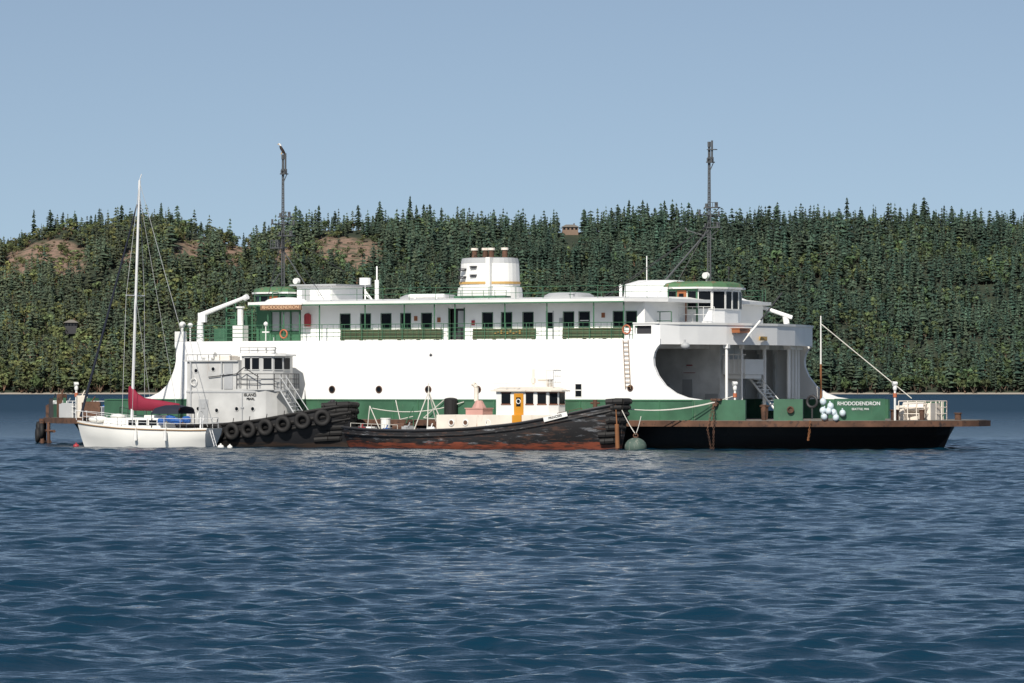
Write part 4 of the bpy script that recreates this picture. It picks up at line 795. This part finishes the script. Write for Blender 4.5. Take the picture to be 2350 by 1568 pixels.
bx = N.new("ShaderNodeMixRGB"); bx.inputs[1].default_value = (.36, .32, .27, 1); L.new(zr.outputs[0], bx.inputs[0]); L.new(pmx.outputs[0], bx.inputs[2]); L.new(bx.outputs[0], b.inputs["Base Color"]); b.inputs["Roughness"].default_value = .95
hill = np_mesh("hill", V, F, m, True, np.repeat(pm[:, None], 3, 1)); hill["kind"] = "structure"; hill["label"] = "wooded hillside above a pebble beach"

def conifer(r_, tiers, blades, cr=.20):
    V = []; F = []; C = []
    base = np.array([.031, .050, .032]) * r_.uniform(.8, 1.25)
    lean = r_.uniform(-.03, .03, 2); pw = r_.uniform(.5, .9); h0 = r_.uniform(.06, .2)
    for k in range(tiers):
        h = h0 + (.96 - h0) * (k + .5) / tiers + r_.uniform(-.025, .025)
        rad = cr * ((1 - h) ** pw) * r_.uniform(.7, 1.15) + .014
        for j in range(blades):
            if r_.random() < .10: continue
            a = 2 * math.pi * (j + r_.uniform(-.4, .4)) / blades + k * .7; rr = rad * r_.uniform(.6, 1.2); w = 4.2 / blades
            c = np.array([lean[0] * h, lean[1] * h, h + .045 * (1 - h) + .02]); dr = .04 + .04 * r_.random()
            tip = c + [math.cos(a) * rr, math.sin(a) * rr, -dr - .015]
            l_ = c + [math.cos(a - w) * rr * .78, math.sin(a - w) * rr * .78, -dr - r_.uniform(0, .035)]; q = c + [math.cos(a + w) * rr * .78, math.sin(a + w) * rr * .78, -dr - r_.uniform(0, .035)]
            o = len(V); V += [c, l_, tip, q]; F += [(o, o + 1, o + 2), (o, o + 2, o + 3)]
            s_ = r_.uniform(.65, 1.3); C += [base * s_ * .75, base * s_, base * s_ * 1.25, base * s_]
    o = len(V)
    for i in range(4): a = math.pi / 2 * i; V.append(np.array([.018 * math.cos(a), .018 * math.sin(a), -.05])); C.append(np.array([.07, .05, .035]))
    V.append(np.array([lean[0], lean[1], 1.0])); C.append(base)
    for i in range(4): F.append((o + i, o + (i + 1) % 4, o + 4))
    return np.array(V), np.array(F), np.array(C)
def broad(r_, blobs, leaves):
    V = []; F = []; C = []
    base = np.array([.056, .080, .032]) * r_.uniform(.8, 1.2)
    for k in range(blobs):
        c = np.array([r_.uniform(-.26, .26), r_.uniform(-.26, .26), r_.uniform(.35, .84)]); br = r_.uniform(.14, .24)
        for j in range(leaves):
            d = r_.normal(size=3); d /= np.linalg.norm(d); d[2] = abs(d[2]) if r_.random() < .7 else d[2]
            p = c + d * br * r_.uniform(.7, 1.05); t1 = np.cross(d, r_.normal(size=3)); t1 /= np.linalg.norm(t1); t2 = np.cross(d, t1); s_ = r_.uniform(.05, .11)
            o = len(V); V += [p + t1 * s_, p - t1 * s_ * .5 + t2 * s_, p - t1 * s_ * .5 - t2 * s_]; F.append((o, o + 1, o + 2))
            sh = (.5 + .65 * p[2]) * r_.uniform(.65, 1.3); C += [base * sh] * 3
        o = len(V)
        V += [np.array([.02, 0, 0.]), np.array([-.02, .015, 0.]), np.array([-.02, -.015, 0.]), c]; C += [np.array([.09, .07, .05])] * 4; F += [(o, o + 1, o + 3), (o + 1, o + 2, o + 3), (o + 2, o, o + 3)]
    return np.array(V), np.array(F), np.array(C)
m, nt, b = new_mat("foliage"); N, L = nt.nodes, nt.links
at = N.new("ShaderNodeAttribute"); at.attribute_name = "tint"; oi = N.new("ShaderNodeObjectInfo")
mr = N.new("ShaderNodeMapRange"); mr.inputs[3].default_value = .75; mr.inputs[4].default_value = 1.3; L.new(oi.outputs["Random"], mr.inputs[0])
mu = N.new("ShaderNodeMixRGB"); mu.blend_type = 'MULTIPLY'; mu.inputs[0].default_value = 1; L.new(at.outputs["Color"], mu.inputs[1]); L.new(mr.outputs[0], mu.inputs[2]); L.new(mu.outputs[0], b.inputs["Base Color"])
b.inputs["Roughness"].default_value = .8; b.inputs["Specular IOR Level"].default_value = .15
FOL = m
tr = np.random.default_rng(3)
TC = [conifer(tr, 7, 6, tr.uniform(.17, .27)) for _ in range(16)]
TB = [broad(tr, 6, 15) for _ in range(5)]

N0 = 17500
tx = tr.uniform(-600, 600, N0); ty = SH + 9 + 575 * tr.random(N0)
tx = np.concatenate([tx, tr.uniform(-600, 600, 700)]); ty = np.concatenate([ty, SH + 8 + 22 * tr.random(700)])
tz = height(tx, ty)
NT = len(tx)
pmk = patch_mask(tx, tz, 14); shrub = pmk > .3
keep = ~(shrub & (tr.random(NT) < .62))
keep &= ~((abs(tx - 47.5) < 10) & (ty > SH + 470)); keep &= ~((abs(tx + 322) < 7) & (ty > SH + 122) & (ty < SH + 158) & (tr.random(NT) < .8))
tx, ty, tz, shrub = tx[keep], ty[keep], tz[keep], shrub[keep]; n = len(tx)
low = ty < SH + 45
leftish = np.clip((-20 - tx) / 300, 0, 1) * .36
pb = .05 + leftish * (vnoise(tx, ty, 60, 8) * 1.7) + .15 * low + .30 * (vnoise(tx, ty, 80, 9) > .68)
isb = (tr.random(n) < pb) | (shrub & (tr.random(n) < .85))
big = .75 + .5 * vnoise(tx, ty, 45, 12)
hh = np.where(isb, tr.uniform(8, 14, n), 11 + 15 * tr.random(n) ** 1.7) * big
hh = np.where(shrub, 2 + 8 * tr.random(n) ** 3, hh)
hh = np.where((ty > SH + 510), hh * .85, hh)
stand = vnoise(tx, ty, 38, 31) * .6 + vnoise(tx, ty, 110, 33) * .4
def scatter(templ, idx, wid):
    Vs = []; Fs = []; Cs = []; off = 0
    choice = tr.integers(0, len(templ), len(idx))
    for k, (tv, tf, tcc) in enumerate(templ):
        ii = idx[choice == k]
        if len(ii) == 0: continue
        a = tr.uniform(0, 6.28, len(ii)); h = hh[ii]; w = (h * .75 + 4.2) * wid * tr.uniform(.7, 1.25, len(ii))
        c, s_ = np.cos(a), np.sin(a)
        P = np.empty((len(ii), len(tv), 3))
        P[:, :, 0] = (tv[None, :, 0] * c[:, None] - tv[None, :, 1] * s_[:, None]) * w[:, None] + tx[ii][:, None]
        P[:, :, 1] = (tv[None, :, 0] * s_[:, None] + tv[None, :, 1] * c[:, None]) * w[:, None] + ty[ii][:, None]
        P[:, :, 2] = tv[None, :, 2] * h[:, None] + tz[ii][:, None] - .3
        G = tf[None] + (np.arange(len(ii)) * len(tv))[:, None, None] + off
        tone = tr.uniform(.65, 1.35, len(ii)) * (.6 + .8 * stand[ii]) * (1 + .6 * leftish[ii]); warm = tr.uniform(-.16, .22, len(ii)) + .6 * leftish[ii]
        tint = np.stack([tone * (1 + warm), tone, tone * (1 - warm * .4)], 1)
        Cc = tcc[None] * tint[:, None, :] + np.array([.004, .006, .008])  # constant bluish lift paints distance haze into the foliage colour
        Vs.append(P.reshape(-1, 3)); Fs.append(G.reshape(-1, 3)); Cs.append(Cc.reshape(-1, 3)); off += len(ii) * len(tv)
    return np.concatenate(Vs), np.concatenate(Fs), np.concatenate(Cs)
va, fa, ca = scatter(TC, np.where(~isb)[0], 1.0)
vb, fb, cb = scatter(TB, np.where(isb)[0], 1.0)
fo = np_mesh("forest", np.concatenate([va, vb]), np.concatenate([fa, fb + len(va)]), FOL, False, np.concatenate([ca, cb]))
fo["kind"] = "stuff"; fo["label"] = "dense conifer and broadleaf forest covering the hillside"; fo["category"] = "forest"

def tmesh(T, name):
    o = np_mesh(name, T[0], T[1], FOL, False, T[2]); me = o.data; bpy.data.objects.remove(o); return me
CM = [tmesh(conifer(tr, 12, 8, tr.uniform(.14, .27)), "conifer_tree") for _ in range(14)]
BM = [tmesh(broad(tr, 9, 26), "broadleaf_tree") for _ in range(4)]
def place(kind, x, y, h, w, grp):
    me = random.choice(CM if kind == "conifer_tree" else BM)
    o = bpy.data.objects.new(kind, me); COL.objects.link(o)
    z = float(height(np.array([x]), np.array([y]))[0])
    o.location = (x, y, z - .3); o.scale = (w * h, w * h, h); o.rotation_euler = (random.uniform(-.03, .03), random.uniform(-.03, .03), random.uniform(0, 6.28))
    o["category"] = "tree"; o["group"] = grp
    o["label"] = ("dark pointed conifer standing on the hilltop" if kind == "conifer_tree" else "leafy green tree standing on the hilltop") if 'hill' in grp else ("dark conifer standing above the pebble beach" if kind == "conifer_tree" else "bright green leafy tree above the pebble beach")
x = -470.
cnt = 0
while x < 470 and cnt < 220:
    y = SH + 8 + 545 + random.uniform(-25, 30)
    clump = .62 + .8 * float(vnoise(np.array([x]), np.array([0.]), 24, 44)[0])
    h = (random.uniform(9, 17) if random.random() < .68 else random.uniform(17, 26)) * clump
    if 36 < x < 59: h = random.uniform(3, 5); y = SH + 575
    elif x > 90: h = h * .85 + 4
    if -262 < x < -205: h *= .8
    kind = "conifer_tree"
    if x < 0 and random.random() < .2: kind = "broadleaf_tree"; h = random.uniform(9, 14)
    place(kind, x, y, h, random.uniform(.8, 1.15) if kind[0] == 'c' else 1.0, "trees along the hilltop"); x += random.uniform(1.6, 7.0); cnt += 1
for i in range(78):
    x = -440 + 880 * (i + random.random()) / 78
    kind = "broadleaf_tree" if random.random() < .4 else "conifer_tree"
    place(kind, x, SH + 9 + random.uniform(0, 10), random.uniform(9, 14) if kind[0] == 'b' else random.uniform(11, 20), random.uniform(.85, 1.1), "trees along the shore")

def house(x, y, w, d, h, wallc, label, dz=0):
    z = float(height(np.array([x]), np.array([y]))[0]) + dz
    hs = empty("house", (x, y, z), 0, label, "house")
    mb = MB(); mb.box(-w / 2, w / 2, -d / 2, d / 2, -5, h); obj("wall", mb, wallc, hs)
    mb = MB(); mb.loft([[(-w / 2 - 1, -d / 2 - 1, h), (w / 2 + 1, -d / 2 - 1, h), (w / 2 + 1, d / 2 + 1, h), (-w / 2 - 1, d / 2 + 1, h)], [(-w / 2 + 3, -.1, h + 2.2), (w / 2 - 3, -.1, h + 2.2), (w / 2 - 3, .1, h + 2.2), (-w / 2 + 3, .1, h + 2.2)]]); rf = obj("roof", mb, 'deck', hs)
    mb = MB(); mb.box(w * .2, w * .2 + 1, -.5, .5, h + 1, h + 3.2); obj("chimney", mb, 'rust', rf)
    for i in range(4):
        cx = -w / 2 + w * (i + .5) / 4; mb = MB(); mb.box(cx - .9, cx + .9, -d / 2 - .06, -d / 2 + .02, .8, h - .5, 0); obj("window", mb, 'glass', hs)
house(47.5, SH + 545, 13, 8, 3.0, 'barn', "brown hilltop house with low pitched roof among trees", 2.5)
house(-322, SH + 150, 9, 6, 3.2, 'dark', "dark wooden house half hidden in the hillside forest", 8)

# ================================================================= WATER
def axis(lo, hi, f):
    out = [lo]
    while out[-1] < hi: out.append(out[-1] + f(out[-1]))
    return np.array(out)
xp = axis(0, 6000, lambda a: .055 if a < 8 else (.12 if a < 40 else .12 + (a - 40) * .12))
xw = np.concatenate([-xp[:0:-1], xp])
yf = axis(50, 3400, lambda a: .065 + (a - 50) * .0009 if a < 330 else .32 + (a - 330) * .03)
yb = axis(0, 400, lambda a: .2 + a * .15); yw = np.concatenate([50 - yb[:0:-1], yf])
dx = np.gradient(xw); dy = np.gradient(yw)
X, Y = np.meshgrid(xw.astype(np.float32), yw.astype(np.float32))
Z = np.zeros_like(X); DX = np.zeros_like(X); DY = np.zeros_like(X)
wr = np.random.default_rng(5); NW = 64
gust = (.60 + .8 * vnoise(X, Y * .5, 7, 21)).astype(np.float32)
for i in range(NW):
    lam = .28 * (12 ** ((i + wr.random()) / NW))
    th_ = R(-90 + 12) + wr.normal() * R(34)
    k = 2 * math.pi / lam; sl = .030 * (1.15 if .5 < lam < 1.8 else .75)
    fx = np.clip(lam / dx / 2.6 - .6, 0, 1); fy = np.clip(lam / dy / 2.6 - .6, 0, 1)
    A = (np.outer(fy, fx) * (sl / k)).astype(np.float32)
    ph_ = k * (math.cos(th_) * X + math.sin(th_) * Y) + wr.uniform(0, 6.28)
    c = np.cos(ph_); s_ = np.sin(ph_)
    Z += A * c; DX -= A * math.cos(th_) * s_; DY -= A * math.sin(th_) * s_
Z *= gust
V = np.stack([(X + DX * .9 * gust).ravel(), (Y + DY * .9 * gust).ravel(), Z.ravel()], 1)
nx = len(xw); ny = len(yw); I = (np.arange(ny - 1)[:, None] * nx + np.arange(nx - 1)[None, :]).ravel()
F = np.stack([I, I + 1, I + nx + 1, I + nx], 1)
m, nt, b = new_mat("sea_water"); N, L = nt.nodes, nt.links
b.inputs["Base Color"].default_value = (.003, .026, .050, 1); b.inputs["IOR"].default_value = 1.33
g = N.new("ShaderNodeNewGeometry"); mp = N.new("ShaderNodeMapping"); mp.inputs["Scale"].default_value = (.6, 1.2, 1); L.new(g.outputs["Position"], mp.inputs[0])
sp = N.new("ShaderNodeSeparateXYZ"); L.new(g.outputs["Position"], sp.inputs[0])
rr = N.new("ShaderNodeMapRange"); rr.inputs[1].default_value = 150; rr.inputs[2].default_value = 800; rr.inputs[3].default_value = .05; rr.inputs[4].default_value = .42; L.new(sp.outputs[1], rr.inputs[0]); L.new(rr.outputs[0], b.inputs["Roughness"])
n1 = N.new("ShaderNodeTexNoise"); n1.inputs["Scale"].default_value = 7; n1.inputs["Detail"].default_value = 4; n1.inputs["Roughness"].default_value = .55; L.new(mp.outputs[0], n1.inputs[0])
bp = N.new("ShaderNodeBump"); bp.inputs["Strength"].default_value = .6; bp.inputs["Distance"].default_value = .05; L.new(n1.outputs[0], bp.inputs["Height"])
n2 = N.new("ShaderNodeTexNoise"); n2.inputs["Scale"].default_value = .9; n2.inputs["Detail"].default_value = 3; L.new(mp.outputs[0], n2.inputs[0])
mr = N.new("ShaderNodeMapRange"); mr.inputs[1].default_value = 300; mr.inputs[2].default_value = 500; mr.inputs[3].default_value = 0; mr.inputs[4].default_value = 1; L.new(sp.outputs[1], mr.inputs[0])
bp2 = N.new("ShaderNodeBump"); bp2.inputs["Distance"].default_value = 1.0; L.new(mr.outputs[0], bp2.inputs["Strength"]); L.new(n2.outputs[0], bp2.inputs["Height"]); L.new(bp.outputs[0], bp2.inputs["Normal"]); L.new(bp2.outputs[0], b.inputs["Normal"])
wa = np_mesh("water", V, F, m, True); wa["kind"] = "structure"; wa["label"] = "choppy dark blue sea water"

# ================================================================= LIGHT, WORLD, CAMERA
sdir = Vector((-.27 * math.cos(R(40)), -.963 * math.cos(R(40)), math.sin(R(40))))
sd = bpy.data.lights.new("sun", 'SUN'); sd.energy = 4.9; sd.angle = R(.53); sd.color = (1, .945, .85)
so = bpy.data.objects.new("sun", sd); COL.objects.link(so); so.rotation_euler = sdir.to_track_quat('Z', 'Y').to_euler(); so.location = (0, 0, 200)
w = bpy.data.worlds.new("World"); scene.world = w; w.use_nodes = True; nt = w.node_tree
tc = nt.nodes.new("ShaderNodeTexCoord"); mp = nt.nodes.new("ShaderNodeMapping"); mp.inputs["Location"].default_value = (0, 0, .10); mp.inputs["Scale"].default_value = (1, 1, 1.5)
sky = nt.nodes.new("ShaderNodeTexSky"); sky.sky_type = 'NISHITA'; sky.sun_disc = False; sky.sun_elevation = R(40); sky.sun_rotation = R(195.7); sky.air_density = 1.0; sky.dust_density = .8; sky.ozone_density = 1.8
nt.links.new(tc.outputs["Generated"], mp.inputs[0]); nt.links.new(mp.outputs[0], sky.inputs[0])
hs_ = nt.nodes.new("ShaderNodeHueSaturation"); hs_.inputs["Saturation"].default_value = .78; nt.links.new(sky.outputs[0], hs_.inputs["Color"])
tn = nt.nodes.new("ShaderNodeMixRGB"); tn.blend_type = 'MULTIPLY'; tn.inputs[0].default_value = 1; tn.inputs[2].default_value = (.93, .98, 1.0, 1)
nt.links.new(hs_.outputs[0], tn.inputs[1]); nt.links.new(tn.outputs[0], nt.nodes["Background"].inputs[0]); nt.nodes["Background"].inputs[1].default_value = .098

cd = bpy.data.cameras.new("camera"); cd.sensor_width = 36; cd.lens = 10680 / 2350 * 36; cd.shift_y = 109 / 2350; cd.clip_start = 1; cd.clip_end = 12000
co = bpy.data.objects.new("camera", cd); COL.objects.link(co); co.location = (0, 0, 3.65); co.rotation_euler = (R(90), 0, 0); scene.camera = co
scene.view_settings.view_transform = 'Standard'; scene.view_settings.look = 'None'; scene.view_settings.exposure = 0
